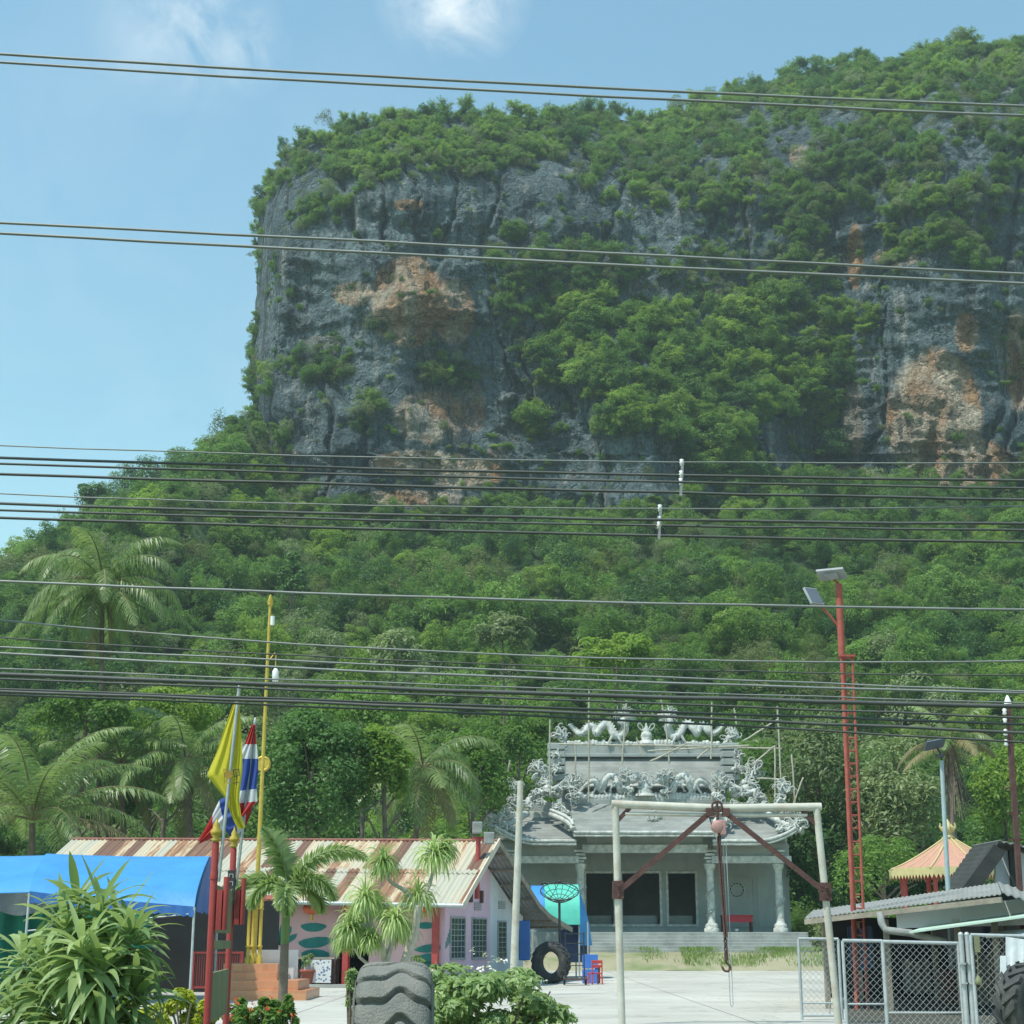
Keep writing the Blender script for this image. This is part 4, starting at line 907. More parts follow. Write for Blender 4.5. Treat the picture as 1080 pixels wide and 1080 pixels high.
def deity(px, py0, py1, Y):
    b, t = tp(px, py0, Y), tp(px, py1, Y); h = t.z - b.z; s = h / 1.5; mb = MB()
    mb.lathe([(.62 * s, 0), (.6 * s, .12 * s), (.42 * s, .18 * s), (.46 * s, .3 * s), (.3 * s, .5 * s), (.27 * s, .8 * s), (.12 * s, .92 * s), (.13 * s, 1.0 * s), (.15 * s, 1.1 * s), (.09 * s, 1.22 * s), (.03 * s, 1.34 * s), (.0, 1.4 * s)], b, 14)
    mb.ring(b + Vector((0, .05, 1.12 * s)), .27 * s, .045 * s, Matrix.Rotation(R(90), 3, 'X'), 20, 6)
    for q in (-1, 1): mb.tube([b + Vector((q * .26 * s, -.05, .8 * s)), b + Vector((q * .4 * s, -.15, .5 * s)), b + Vector((q * .08 * s, -.3, .5 * s))], [.09 * s, .08 * s, .06 * s], 6)
    return mb
deity(680, 840, 813, 97.2).build('seated_figure', M['cement_pale'], temple)
mb = MB(); b = tp(682, 785, UR)
mb.lathe([(.5, 0), (.42, .2), (.3, .3), (.38, .5), (.3, .75), (.2, .8), (.26, .95), (.1, 1.1), (.05, 1.3), (0, 1.5)], b, 12)
for q in (-1, 1): curl(mb, b + Vector((q * .2, 0, .85)), (q, .6), .8, q * .7, .06); curl(mb, b + Vector((q * .2, 0, 1.0)), (q * .3, 1), .6, -q * .8, .05)
mb.build('ridge_finial', M['cement_pale'], temple)
ornament('phoenix_relief', [(668, 822, 97, 8, 10, (.4, 1)), (664, 832, 97, 8, 8, (-1, .4)), (697, 822, 97, 9, 10, (-.4, 1)), (701, 834, 97, 8, 8, (1, .4)), (690, 862, 95.2, 9, 10, (0, 1))])

# bamboo scaffold
sc = thing('bamboo_scaffold', 'thin grey bamboo scaffolding poles tied around the temple roof', 'scaffold', (TX, 95.6, 0))
SC = [(621, 728, 621, 846), (661, 739, 656, 806), (580, 759, 580, 838), (538, 802, 533, 830), (696, 733, 701, 756), (702, 756, 706, 806), (751, 741, 750, 800), (774, 747, 777, 764), (820, 745, 825, 850), (817, 786, 818, 846), (835, 796, 839, 850), (847, 820, 836, 850), (607, 786, 607, 820),
      (590, 785, 700, 786.5), (690, 786, 824, 789.5), (783, 782, 820, 759), (794, 806, 816, 787), (686, 803, 723, 785), (671, 778, 678, 798), (798, 821, 828, 822), (735, 800, 752, 786), (683, 792, 790, 786)]
for i, (a, b, c, d) in enumerate(SC):
    Y = 96.3 if b > 750 and d < 812 else 96.0
    mb = MB(); p, q = tp(a, b, Y), tp(c, d, Y); n_ = 5
    mb.tube([p.lerp(q, k / n_) + Vector((rng.uniform(-.02, .02), 0, rng.uniform(-.02, .02))) for k in range(n_ + 1)], .058, 6); mb.build('pole', M['bamboo'], sc)
# altar table by the side bay
tb = thing('altar_table', 'low red lacquer altar table standing on the temple porch between two columns', 'table', (tx(777, 96), 96, FL))
x0, x1 = tx(761, 96), tx(794.5, 96); zt_ = gz(965, 96)
mb = MB(); mb.span(x0, x1, 95.6, 96.5, zt_ - .07, zt_); mb.build('tabletop', M['red_lacquer'], tb, bevel=.02)
mb = MB(); mb.span(x0 + .05, x1 - .05, 95.65, 95.7, zt_ - .42, zt_ - .07); mb.build('apron', M['red_lacquer'], tb)
for x in (x0 + .1, x1 - .1):
    for y in (95.72, 96.4): mb = MB(); mb.span(x - .05, x + .05, y - .05, y + .05, FL, zt_ - .07); mb.build('leg', M['rust'], tb)
mb = MB(); a = zt_ - .3; mb.lathe([(.0, 0), (.1, .02), (.13, .1), (.1, .16)], (tx(776, 96), 95.45, FL + .02), 10); tag(centre(mb.build('incense_bowl', M['porcelain'])), 'small white bowl on the porch floor in front of the red altar table', 'bowl')
# bank below the steps
rows_ = [[(x, y, z + .08 * noise.noise(Vector((x * .6, y, 3)))) for x in [TX - 8 + i * .5 for i in range(53)]] for y, z in ((87.6, 0.0), (88.2, .3), (89.5, .65), (91, .9), (92.3, z0s - .02))]
g = MB(); g.grid(rows_); struct('grass_bank', g, M['bank'])
P_, H_ = [], []
for _ in range(15000):
    x = TX + nr.uniform(-8, 17); t = nr.uniform(0.08, 1); f = -.18 +  noise.noise(Vector((x * .45, t * 1.5, 1.2))) + (.38 if x > TX + 1.5 else -.16) - t * .15
    if f < nr.uniform(-.1, .35): continue
    P_.append((x, 87.7 + 4.4 * t, .0 + (z0s + .1) * min(1, t * 1.15 + .12))); H_.append(nr.uniform(.08, .26))
P_ = np.array(P_); H_ = np.array(H_); V, Q = leaf_geo(P_ + np.array([0, 0, .1]), nr.normal(size=P_.shape) * [1, 1, .2], H_ * 1.3, .16, np.array([[0, 0, 1.]]) + nr.normal(size=P_.shape) * .3)
o = link('grass', mesh_np('grass', V, Q), M['grass']); tag(o, 'patchy green grass on the bank below the temple steps', kind='stuff')

# ------------------------------------------------------------ pink house
HR = R(-18); ho = Vector((-.52, 59.7, 0))
house = thing('pink_house', 'long low pink house with a rusty corrugated roof and painted lotus murals', 'house', ho, HR)
HM = wmat(house)
def hp(x, y, z): return HM @ Vector((x, y, z))
def hbuild(mb, name, m, par=house, **k): return mb.build(name, m, par, local=True, **k)
def rz(x): return 5.19 - .022 * x                                     # the old ridge climbs a little towards the far end
LH = 18.4
def corr_sheet(prof, x0, x1, pitch=.19, amp=.03, th=-.02):
    nx = int((x1 - x0) / pitch * 4); rows_ = []
    for y, z in prof: rows_.append([(lerp(x0, x1, i / nx), y + (.02 * math.sin(i * .9)), z - .022 * lerp(x0, x1, i / nx) + amp * math.sin(2 * math.pi * i / 4 + .4)) for i in range(nx + 1)])
    q = MB(); q.slab(rows_, (0, 0, th), True); return q
hbuild(corr_sheet([(-3.95, 2.84), (-1.95, 4.03)], -LH, 0), 'front_roof', M['rust_roof'])
hbuild(corr_sheet([(-2.12, 3.97), (-.0, 5.22)], -LH, .02, amp=.032), 'upper_roof', M['rust_roof'])
hbuild(corr_sheet([(0, 5.18), (3, 3.9), (5, 3.02), (6.5, 2.6), (9.8, 2.1)], -LH, 0), 'back_roof', M['asbestos'])
q = MB(); q.tube([(-LH, 0, rz(-LH) + .05), (.05, 0, rz(0) + .05)], .06, 8); hbuild(q, 'ridge_cap', mat('ridge_rust', (.24, .10, .075), .75, .3, 3, dirt=(.34, .30, .24)))
q = MB(); q.bar((.06, -4.0, 2.78), (.06, .05, 5.24), .05, .22); hbuild(q, 'front_bargeboard', mat('cream_board', (.6, .55, .45), .8, .1, 3, dirt=(.35, .25, .18)))
q = MB()
for a, b in zip([(0, 5.2), (3, 3.92), (5, 3.04), (6.5, 2.62)], [(3, 3.92), (5, 3.04), (6.5, 2.62), (9.8, 2.12)]): q.bar((.06, a[0], a[1] - .06), (.06, b[0], b[1] - .06), .05, .2)
hbuild(q, 'back_bargeboard', M['wood'])
q = MB()
for y, z in ((.8, 4.75), (2.0, 4.22), (3.2, 3.7), (4.4, 3.18), (5.6, 2.74), (7, 2.4), (8.5, 2.17)): q.bar((-3.5, y, z), (.0, y, z - .0), .06, .08)
hbuild(q, 'purlin', M['wood'])
q = MB(); q.tube([(-LH, -4.02, 2.83 + .4), (.1, -4.02, 2.80)], .075, 8); hbuild(q, 'gutter', M['galv'])
XW = -1.0
def gable(m, y0, y1, n=8):
    """piece of the gable wall between y0 and y1, its top following the roof"""
    f = lambda y: float(np.interp(y, [-3.95, 0, 3, 5, 6.5, 9.8], [2.80, 5.1, 3.82, 2.94, 2.52, 2.02])) - .02
    pl = [(XW, y0, -.05)] + [(XW, y1, -.05)] + [(XW, lerp(y1, y0, k / n), f(lerp(y1, y0, k / n))) for k in range(n + 1)]
    m.prism(pl, (-.15, 0, 0))
q = MB(); gable(q, -2.9, 2.06); hbuild(q, 'gable_wall', M['lavender'])
q = MB(); gable(q, 2.062, 6.2); hbuild(q, 'gable_wall', M['pale_wall'])
q = MB(); q.span(-LH + .4, -5.1, -2.9, -2.75, -.05, 3.4); q.span(-3.9, XW - .152, -2.9, -2.75, -.05, 3.4); q.span(-5.1, -3.9, -2.9, -2.75, 2.1, 3.4); hbuild(q, 'front_wall', M['pale_pink'])
q = MB(); q.span(-LH + .4, XW - .2, 6.05, 6.2, -.05, 2.5); q.span(-LH + .3, -LH + .45, -2.7, 6.0, -.05, 3.0); q.span(-8.6, -5, -.5, -.4, -.05, 3); hbuild(q, 'inner_wall', M['interior_shade'])
q = MB(); q.span(-3.9, XW - .16, -2.94, -2.905, -.05, .75); hbuild(q, 'wall_base', mat('grey_pink_base', (.36, .30, .31), .85, .15, 2, dirt=(.22, .2, .2)))
q = MB(); q.span(-LH, -.6, -4.1, -2.9, -.1, .14); hbuild(q, 'porch_floor', M['cement'])
def window(y0, y1, z0, z1, bars=4):
    f = MB(); X = XW
    f.span(X - .02, X + .05, y0 - .06, y0, z0 - .06, z1 + .06); f.span(X - .02, X + .05, y1, y1 + .06, z0 - .06, z1 + .06)
    f.span(X - .02, X + .05, y0, y1, z1, z1 + .06); f.span(X - .02, X + .07, y0, y1, z0 - .08, z0)
    w = hbuild(f, 'window', M['grey_box'])
    f = MB(); f.span(X + .003, X + .012, y0, y1, z0, z1); hbuild(f, 'pane', M['glass_dark'], w)
    f = MB()
    for k in range(1, bars): yy = lerp(y0, y1, k / bars); f.span(X + .015, X + .03, yy - .018, yy + .018, z0, z1)
    for k in range(1, 7): zz_ = lerp(z0, z1, k / 7); f.span(X + .032, X + .045, y0, y1, zz_ - .014, zz_ + .014)
    hbuild(f, 'grille', mat('grille_grey', (.28, .33, .32), .6), w)
window(-2.35, -.9, 1.04, 2.4); window(-.05, 1.5, 1.04, 2.4); window(2.98, 3.9, 1.0, 2.32, 2)
for y, z in ((.55, 2.75), (3.4, 2.85)):
    q = MB()
    for k in range(4): q.box((XW + .02, y, z + k * .08), (.05, .8, .035))
    hbuild(q, 'wall_vent', M['grey_box'])
for y in (-.3, .9):
    q = MB(); q.span(XW + .0, XW + .1, y - .09, y + .09, 3.0, 3.45); hbuild(q, 'wall_bracket', M['rust'])
for x in (-1.2, -4.6, -9.0, -12.5, -16):
    q = MB(); q.span(x - .11, x + .11, -3.4, -3.2, .14, 3.02 - .022 * x); hbuild(q, 'porch_post', M['red_paint'])
def lotus(x, z, s, kind):
    y = -2.905; q = MB()
    def blob(cx_, cz, rx, rz_, rot=0, n=14, ww=.12):
        P_ = [(cx_ + math.cos(a) * rx * (1 + ww * math.sin(3 * a + cx_)) * math.cos(rot) - math.sin(a) * rz_ * math.sin(rot), y, cz + math.cos(a) * rx * math.sin(rot) + math.sin(a) * rz_ * math.cos(rot)) for a in [2 * math.pi * i / n for i in range(n)]]
        q.prism(P_, (0, -.012, 0))
    if kind == 0: blob(x, z, .42 * s, .13 * s); 
    elif kind == 1:
        blob(x, z + .42 * s, .5 * s, .14 * s, .1); blob(x, z + .08 * s, .4 * s, .17 * s); blob(x + .0, z - .16 * s, .52 * s, .13 * s, -.05)
    else:
        for a in (-.9, -.4, .1, .6, 1.1): blob(x + .3 * s * math.sin(a), z + .3 * s * math.cos(a), .34 * s, .09 * s, math.pi / 2 - a)
    hbuild(q, 'lotus_mural', M['teal'])
lotus(-6.1, 2.1, 1.2, 0); lotus(-6.0, 1.0, 1.35, 1); lotus(-7.4, 1.5, 1.2, 2); lotus(-1.75, 2.15, .9, 0); lotus(-1.6, .95, 1.0, 1); lotus(-3.2, 2.4, .8, 0); lotus(-9.2, 1.4, 1.2, 2)
q = MB()
for a in range(5): q.span(XW + .004, XW + .01, -2.85 + a * .12, -2.78 + a * .12, 1.35 + a * .06, 1.6 + a * .14)
hbuild(q, 'lotus_mural', M['teal'])
# lanterns hang from the porch roof: things of their own
proto = None
for i, (x, s, l) in enumerate(((-6.0, 1.0, 'wide red festival lantern under the rusty eave, above the paired lotus mural'), (-3.0, .8, 'small red lantern under the eave between the white branched plant and the porch post'), (-1.65, .75, 'small orange red lantern beside the red corner post of the porch'), (-4.5, .8, 'red lantern over the dark porch doorway'))):
    p = hp(x, -3.3, 2.98 - .022 * x)
    if proto is None:
        la = thing('lantern', l, 'lantern', p, 0, 'lanterns under the porch eave')
        q = MB(); q.lathe([(.1, -.56), (.28, -.5), (.33, -.4), (.33, -.34), (.28, -.24), (.1, -.18)], (0, 0, 0), 12); q.build('shade', mat('lantern_red', (.55, .12, .05), .6, .1), la, local=True)
        q = MB(); q.tube([(0, 0, 0), (0, 0, -.2)], .012, 5); q.build('cord', M['dark_metal'], la, local=True)
        q = MB(); q.lathe([(.02, -.8), (.06, -.76), (.05, -.6), (.04, -.56)], (0, 0, 0), 8); q.build('tassel', M['gold'], la, local=True); proto = la
    else: la = copy_tree(proto); la.location = p; la['label'] = l
    la.scale = (s, s, s)
# porch furniture
t_ = thing('side_table', 'small porch table with a blue and white patterned front cloth', 'table', hp(-5.75, -3.35, .14), HR)
q = MB(); q.span(-.85, .85, -.3, .3, .86, .92); q.build('tabletop', M['wood'], t_, local=True)
pat, t, N, L = nodes_of('blue_pattern_cloth'); out = N('OutputMaterial'); p = N('BsdfPrincipled'); L(p.outputs[0], out.inputs[0]); vn = N('TexVoronoi'); L(mapped(t), vn.inputs[0]); vn.inputs['Scale'].default_value = 9
r_ = ramp(t, .25, .4, (.08, .14, .3), (.6, .62, .62)); L(vn.outputs[0], r_.inputs[0]); L(r_.outputs[0], p.inputs['Base Color'])
q = MB(); q.span(-.3, .75, -.33, -.31, .05, .84); q.build('front_cloth', pat, t_, local=True)
for x in (-.75, .75):
    for y in (-.22, .22): q = MB(); q.span(x - .04, x + .04, y - .04, y + .04, 0, .86); q.build('leg', M['rust'], t_, local=True)
for i, (x, y, l) in enumerate(((-1.75, -3.6, 'clay flower pot by the red corner post of the porch'), (-5.9, -3.6, 'clay flower pot in shade beside the patterned porch table'))):
    p_ = thing('flower_pot', l, 'plant pot', hp(x, y, .14), HR, 'pots on the porch')
    q = MB(); q.lathe([(.2, 0), (.27, .4), (.32, .42), (.32, .5), (.27, .5), (.22, .42)], (0, 0, 0), 14); q.build('pot', M['clay'], p_, local=True)
    P_, N_ = crown_pts(160, 8); V, Q = leaf_geo(P_ * np.array([.3, .3, .35]) + np.array([0, 0, .75]), N_, .16, .5); link('foliage', mesh_np('foliage', V, Q), M['shrub'], p_)
# loudspeakers on a red pole at the gable
sp = thing('speaker_pole', 'rust red roof pole carrying weathered grey loudspeaker boxes at the gable tip', 'loudspeaker', hp(-1.1, -.9, 3.9))
p0 = at(503, 948, 58.6); p1 = at(504, 868, 58.6)
q = MB(); q.tube([p0, at(504.5, 884, 58.6)], .09, 8); q.bar(at(498, 884, 58.6), at(511, 884, 58.6), .1, .1); q.build('pole', M['red_paint'], sp)
for a, b, w in ((503.5, 873, .36), (516, 884, .38)):
    q = MB(); q.box(at(a, b, 58.5), (w, .3, .42)); o = q.build('speaker_box', M['grey_box'], sp, bevel=.02)
    q = MB(); c = at(a, b, 58.34); q.box(c, (w * .86, .02, .34)); q.build('front_mesh', M['asbestos'], o)
# bare post in front of the gable
q = MB(); a, b = at(541, 1022, 50), at(549, 824, 50); a.z = 0
q.tube([Vector((a.x, a.y, 0)), a.lerp(b, .5), b], [.13, .115, .1], 10); tag(centre(q.build('bare_post', M['pipe'])), 'bare weathered grey post standing in front of the house gable', 'post')

# ------------------------------------------------------------ behind the house: dish, tent, tyre, barrel, chair, trolley
sd = thing('satellite_dish', 'black mesh satellite dish behind the house, in front of a green and blue tent', 'satellite dish', (at(590, 970, 66).x, 66, 0))
c = at(590, 950, 66); q = MB(); Mx = Matrix.Rotation(R(28), 3, 'X') ; rad = .78
for k in range(4): rr_ = rad * (k + 1) / 4; q.ring(c + Mx @ Vector((0, 0, .42 * (rr_ / rad) ** 2)), rr_, .014 if k < 3 else .025, Mx, 28, 5)
for k in range(14):
    a = 2 * math.pi * k / 14; q.tube([c + Mx @ Vector((math.cos(a) * rad * s, math.sin(a) * rad * s, .42 * s * s)) for s in (0, .35, .7, 1)], .012, 4)
q.build('reflector', M['dark_metal'], sd)
q = MB(); ft = c + Mx @ Vector((0, 0, .85))
for k in range(3): a = 2 * math.pi * k / 3; q.tube([c + Mx @ Vector((math.cos(a) * rad, math.sin(a) * rad, .42)), ft], .014, 4)
q.ball(ft, .07, 8, 6); q.build('feed_horn', M['dark_metal'], sd)
q = MB(); q.tube([Vector((c.x, c.y + .1, 0)), c + Vector((0, .05, 0))], .05, 8); q.build('mast', M['dark_metal'], sd)

tt = thing('tarpaulin_tent', 'rounded green and blue tarpaulin tent beyond the pink house', 'tent', (gx(592, 72), 72, 0))
def arch_rows(xa, xb, Yc, hw, zs, zt_, n=12):
    return [[(x, Yc - hw * math.cos(math.pi * k / n), zs + (zt_ - zs) * (math.sin(math.pi * k / n) ** .7)) for k in range(n + 1)] for x in (xa, lerp(xa, xb, .33), lerp(xa, xb, .67), xb)]
zs, zt2 = gz(975, 72), gz(934, 72)
q = MB(); q.slab(arch_rows(gx(560, 72), gx(586, 72), 72, 1.9, zs, zt2), (0, 0, -.03)); q.build('blue_sheet', M['blue_tarp'], tt)
q = MB(); q.slab(arch_rows(gx(574, 72), gx(610, 72), 71.9, 1.93, zs, zt2 + .05), (0, 0, -.03)); q.build('green_sheet', M['green_tarp'], tt)
xe = gx(610, 72); q = MB(); rws = [[(lerp(xe, xe + .55, 0 if k in (0, 12) else math.sin(v * 1.57) ), 72 - 1.9 * math.cos(math.pi * k / 12) * (1 - .25 * v), lerp(zs + (zt2 - zs) * (math.sin(math.pi * k / 12) ** .7), zs - .9, v)) for k in range(13)] for v in (0, .3, .6, 1)]
q.grid(rws); q.build('end_sheet', M['blue_tarp'], tt, fix=False)
q = MB(); q.span(gx(590, 72), xe + .45, 71.2, 71.25, .7, zs + .1); q.build('hanging_sheet', M['clutter_blue'], tt)
q = MB()
for x in (gx(562, 72), gx(609, 72), gx(618, 72)):
    for y in (70.2, 73.8): q.tube([(x, y, 0), (x, y, zs + .1)], .04, 6)
q.build('frame', M['galv'], tt)

def big_tyre(name, label, loc, Rr, w, hole, axis, m, lugs=18, lug_h=.07, chev=True, rim=False):
    """tyre lying on its axis; axis is the yaw of the axle"""
    root = thing(name, label, 'tyre', loc, axis); q = MB(); hw = w / 2
    pr = [(hole, -hw * .7), (hole + .03, -hw * .8), (lerp(hole, Rr, .45), -hw * 1.02), (lerp(hole, Rr, .8), -hw * 1.0), (Rr - .03, -hw * .88), (Rr, -hw * .7), (Rr + .01, 0), (Rr, hw * .7), (Rr - .03, hw * .88), (lerp(hole, Rr, .8), hw), (lerp(hole, Rr, .45), hw * 1.02), (hole + .03, hw * .8), (hole, hw * .7), (hole - .0, -hw * .7)]
    Mt = Matrix.Rotation(R(90), 3, 'Y'); q.lathe(pr, (0, 0, Rr + lug_h), 48, True, Mt, cap=False); b_ = q.build('carcass', m, root, local=True)
    q = MB()
    for k in range(lugs):
        for sg in (-1, 1):
            a = 2 * math.pi * (k + (.5 if sg > 0 else 0)) / lugs; c_ = Vector((0, 0, Rr + lug_h))
            def pt(x, aa, r): return c_ + Vector((x, math.cos(aa) * r, math.sin(aa) * r))
            da = .30 if chev else .1; th = .085
            P_ = []
            for r in (Rr - .03, Rr + lug_h):
                P_ += [pt(0 + sg * .02, a + da, r), pt(sg * hw * .98, a, r - (.05 if r > Rr else .05)), pt(sg * hw * .98, a + th * 1.5, r - .05), pt(sg * .02, a + da + th, r)]
            q.add(P_, [(0, 1, 2, 3), (4, 5, 6, 7), (0, 1, 5, 4), (1, 2, 6, 5), (2, 3, 7, 6), (3, 0, 4, 7)])
    q.build('tread', m, root, local=True); 
    if rim:
        q = MB(); q.lathe([(hole * .3, -hw * .3), (hole * .9, -hw * .3), (hole + .01, -hw * .68), (hole + .01, hw * .68), (hole * .9, hw * .5)], (0, 0, Rr + lug_h), 24, True, Mt, cap=False); q.build('rim', M['gold'], root, local=True)
    return root
gnd = flr(582, 1038); big_tyre('tractor_tyre', 'worn black tractor tyre leaning upright beneath the sagging back roof', (gx(581, 63), 63, 0), .74, .5, .42, R(62), M['tyre_dark'])
ga = big_tyre('worn_tyre', 'dark chevron treaded tyre upright at the wire mesh fence', (at(1089, 1046, 24).x, 24, 0), .65, .42, .33, R(-58), M['tyre_dark'], 20, .06, rim=True)
q = MB(); c = flr(551, 1033); Yb = 62; q.span(gx(547, Yb), gx(559, Yb), Yb, Yb + .5, .9, gz(971, Yb)); tag(centre(q.build('blue_sheet', M['blue_tarp_dark'], bevel=.05)), 'folded dark blue sheet hanging on the white gable behind the post', 'tarpaulin')
ch = thing('plastic_chair', 'small red plastic chair at the edge of the yard near the tent', 'chair', (gx(827, 58) if False else gx(627, 62), 62, .03), R(200))
q = MB(); q.box((0, 0, .4), (.44, .42, .04)); q.build('seat', M['plastic_red'], ch, local=True, bevel=.01)
q = MB(); q.box((0, .22, .66), (.44, .035, .1)); q.box((0, .22, .82), (.44, .035, .12))
for x in (-.2, .2): q.box((x, .22, .62), (.045, .04, .44))
q.build('backrest', M['plastic_red'], ch, local=True, bevel=.01)
for x in (-.19, .19):
    for y in (-.18, .2): q = MB(); q.bar((x * 1.1, y * 1.1, 0), (x, y, .4), .045, .045); q.build('leg', M['plastic_red'], ch, local=True)
cr = thing('plastic_crate', 'blue plastic crate stacked behind the red chair', 'crate', (gx(622, 63.2), 63.2, .03))
for k in range(2):
    q = MB(); q.span(-.3, .3, -.2, .2, k * .56, k * .56 + .04)
    for a, b, c_, d in ((-.3, .3, -.2, -.17), (-.3, .3, .17, .2), (-.3, -.27, -.17, .17), (.27, .3, -.17, .17)): q.span(a, b, c_, d, k * .56 + .04, k * .56 + .52)
    q.build('tray', M['plastic_blue'], cr, local=True, bevel=.008)
tr = thing('hand_trolley', 'dark steel hand trolley parked beside the tractor tyre', 'trolley', (gx(606, 61), 61, .03))
q = MB()
for x in (-.35, .35): q.tube([(x, 0, .18), (x, .1, 1.9)], .025, 6)
for z in (.3, .7, 1.1, 1.5, 1.85): q.bar((-.35, .06 * z, z), (.35, .06 * z, z), .04, .03)
q.build('frame', M['dark_metal'], tr, local=True)
q = MB(); q.span(-.45, .45, -.6, 0, .2, .24); q.build('platform', M['rust'], tr, local=True)
for x in (-.4, .4): q = MB(); q.lathe([(0, -.04), (.15, -.04), (.17, 0), (.15, .04), (0, .04)], (x, 0, .17), 14, True, Matrix.Rotation(R(90), 3, 'Y')); q.build('wheel', M['tyre_dark'], tr, local=True)
q = MB(); q.span(gx(628, 63), gx(633, 63), 63.3, 63.7, .03, .7); tag(centre(q.build('storage_bin', M['clay'], bevel=.03)), 'brown bin just beyond the red plastic chair', 'bin')

# ------------------------------------------------------------ blue canopy over the yard
ct = thing('blue_canopy', 'long blue tarpaulin canopy on thin poles in front of the rusty roof', 'canopy', (gx(130, 45), 46, 0))
def bay(xr0, xr1, e0, e1, n=10, sag=.0):
    """ridge p->p, front eave p->p: tarp curved between them, draped over the ridge to the back eave"""
    rows_ = []
    for i in range(13):
        t = i / 12; a = Vector(xr0).lerp(Vector(xr1), t); b = Vector(e0).lerp(Vector(e1), t); sg = math.sin(math.pi * t) * sag
        row = []
        for k in range(n + 1):
            s = k / n; p = b.lerp(a, s); p.z = lerp(b.z, a.z, s ** .62) - sg * .35 * (s * (1 - s)) * 4 - sg * .2; row.append(p)
        bk = Vector((2 * a.x - b.x, 2 * a.y - b.y, b.z))
        for k in range(1, n + 1):
            s = k / n; p = a.lerp(bk, s); p.z = lerp(b.z, a.z, (1 - s) ** .62) - sg * .2; row.append(p)
        rows_.append(row)
    q = MB(); q.slab(rows_, (0, 0, -.02)); return q
R0, R1, R2 = at(-60, 902, 47), at(48, 902, 46.5), at(221, 903, 46)
E0, E1a, E1b, E2 = at(-70, 940, 43.6), at(32, 940.5, 43.2), at(31, 942, 43.2), at(205, 957, 43)
bay(R0, R1, E0, E1a, sag=.15).build('roof_sheet', M['blue_tarp'], ct); bay(R1 + Vector((.01, 0, .05)), R2, E1b + Vector((0, 0, .06)), E2, sag=.2).build('roof_sheet', M['blue_tarp'], ct)
bk = Vector((2 * R2.x - E2.x, 2 * R2.y - E2.y, E2.z))
rows_ = []
for i in range(21):                                                  # end curtain with a scalloped hem
    t = i / 20; e = E2.lerp(bk, t); top = R2.z - (R2.z - E2.z) * abs(2 * t - 1) ** 1.6
    hem = E2.z - .12 - .05 * math.sin(t * 60)
    rows_.append([(e.x + .06 + .05 * math.sin(t * 22) * v, e.y, lerp(top, hem, v)) for v in (0, .25, .5, .75, 1)])
q = MB(); q.grid(rows_); q.build('end_curtain', M['blue_tarp_dark'], ct, fix=False)  # shade of the end face put into a darker blue
q = MB(); rows_ = []
for i in range(81):
    t = i / 80; e = E1b.lerp(E2, t); rows_.append([(e.x, e.y - .02, e.z + .02), (e.x, e.y - .03 + .02 * math.sin(i), e.z - .2 - .06 * abs(math.sin(i * .9)))])
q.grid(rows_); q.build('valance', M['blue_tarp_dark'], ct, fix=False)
for p in (E2, bk, E1b, Vector((2 * R1.x - E1b.x, 2 * R1.y - E1b.y, E1b.z)), E0):
    q = MB(); q.tube([Vector((p.x, p.y, 0)), p], .035, 7); q.build('pole', M['galv'], ct)
q = MB(); q.tube([Vector((E1b.x, E1b.y, 1.9)), Vector((E2.x, E2.y, 2.35))], .02, 5); q.tube([E2, bk], .025, 5); q.build('cross_bar', M['galv'], ct)
nt_ = at(-20, 962, 49.5); rows_ = []
for i in range(41):
    x = lerp(gx(-40, 50), gx(158, 50), i / 40); rows_.append([(x, 50 + .12 * math.sin(i * 1.3) + .05 * v, lerp(2.75, .15, v) + .06 * math.sin(i * .5)) for v in (0, .25, .5, .75, 1)])
q = MB(); q.grid(rows_); tag(centre(q.build('shade_net', M['green_net'], fix=False)), 'green shade net hung as a curtain beneath the blue canopy', 'curtain')
rows_ = [[(lerp(gx(-40, 49.8), gx(60, 49.8), i / 20), 49.7 + .1 * math.sin(i * .8), lerp(3.3, 2.5, v) + .12 * math.sin(i * .4)) for v in (0, .5, 1)] for i in range(21)]
q = MB(); q.grid(rows_); tag(centre(q.build('grey_drape', M['grey_box'], fix=False)), 'grey cloth drape hanging above the green shade net', 'drape')
q = MB(); xw0, xw1 = gx(165, 52), gx(262, 52); q.span(xw0 - 8, xw1 + .8, 53, 53.2, 0, 3); tag(centre(q.build('canopy_shade_sheet', M['interior_shade'])), 'black sheet standing in for the shade inside the blue canopy', 'wall')  # near-black backing added for the shade inside the canopy
rl = thing('red_railing', 'low red metal railing standing inside the blue canopy', 'railing', (gx(232, 50.5), 50.5, 0))
x0, x1 = gx(205, 50.5), gx(256, 50.5); q = MB()
for z in (1.28, .25): q.bar((x0, 50.5, z), (x1, 50.5, z), .06, .06)
for x in (x0, lerp(x0, x1, .72), x1): q.bar((x, 50.5, 0), (x, 50.5, 1.32), .09, .09, (0, 1, 0))
q.build('frame', M['red_paint'], rl)
q = MB()
for k in range(1, 22): x = lerp(x0, x1, k / 22); q.tube([(x, 50.5, .25), (x, 50.5, 1.28)], .014, 5)
q.build('bars', M['red_paint'], rl)

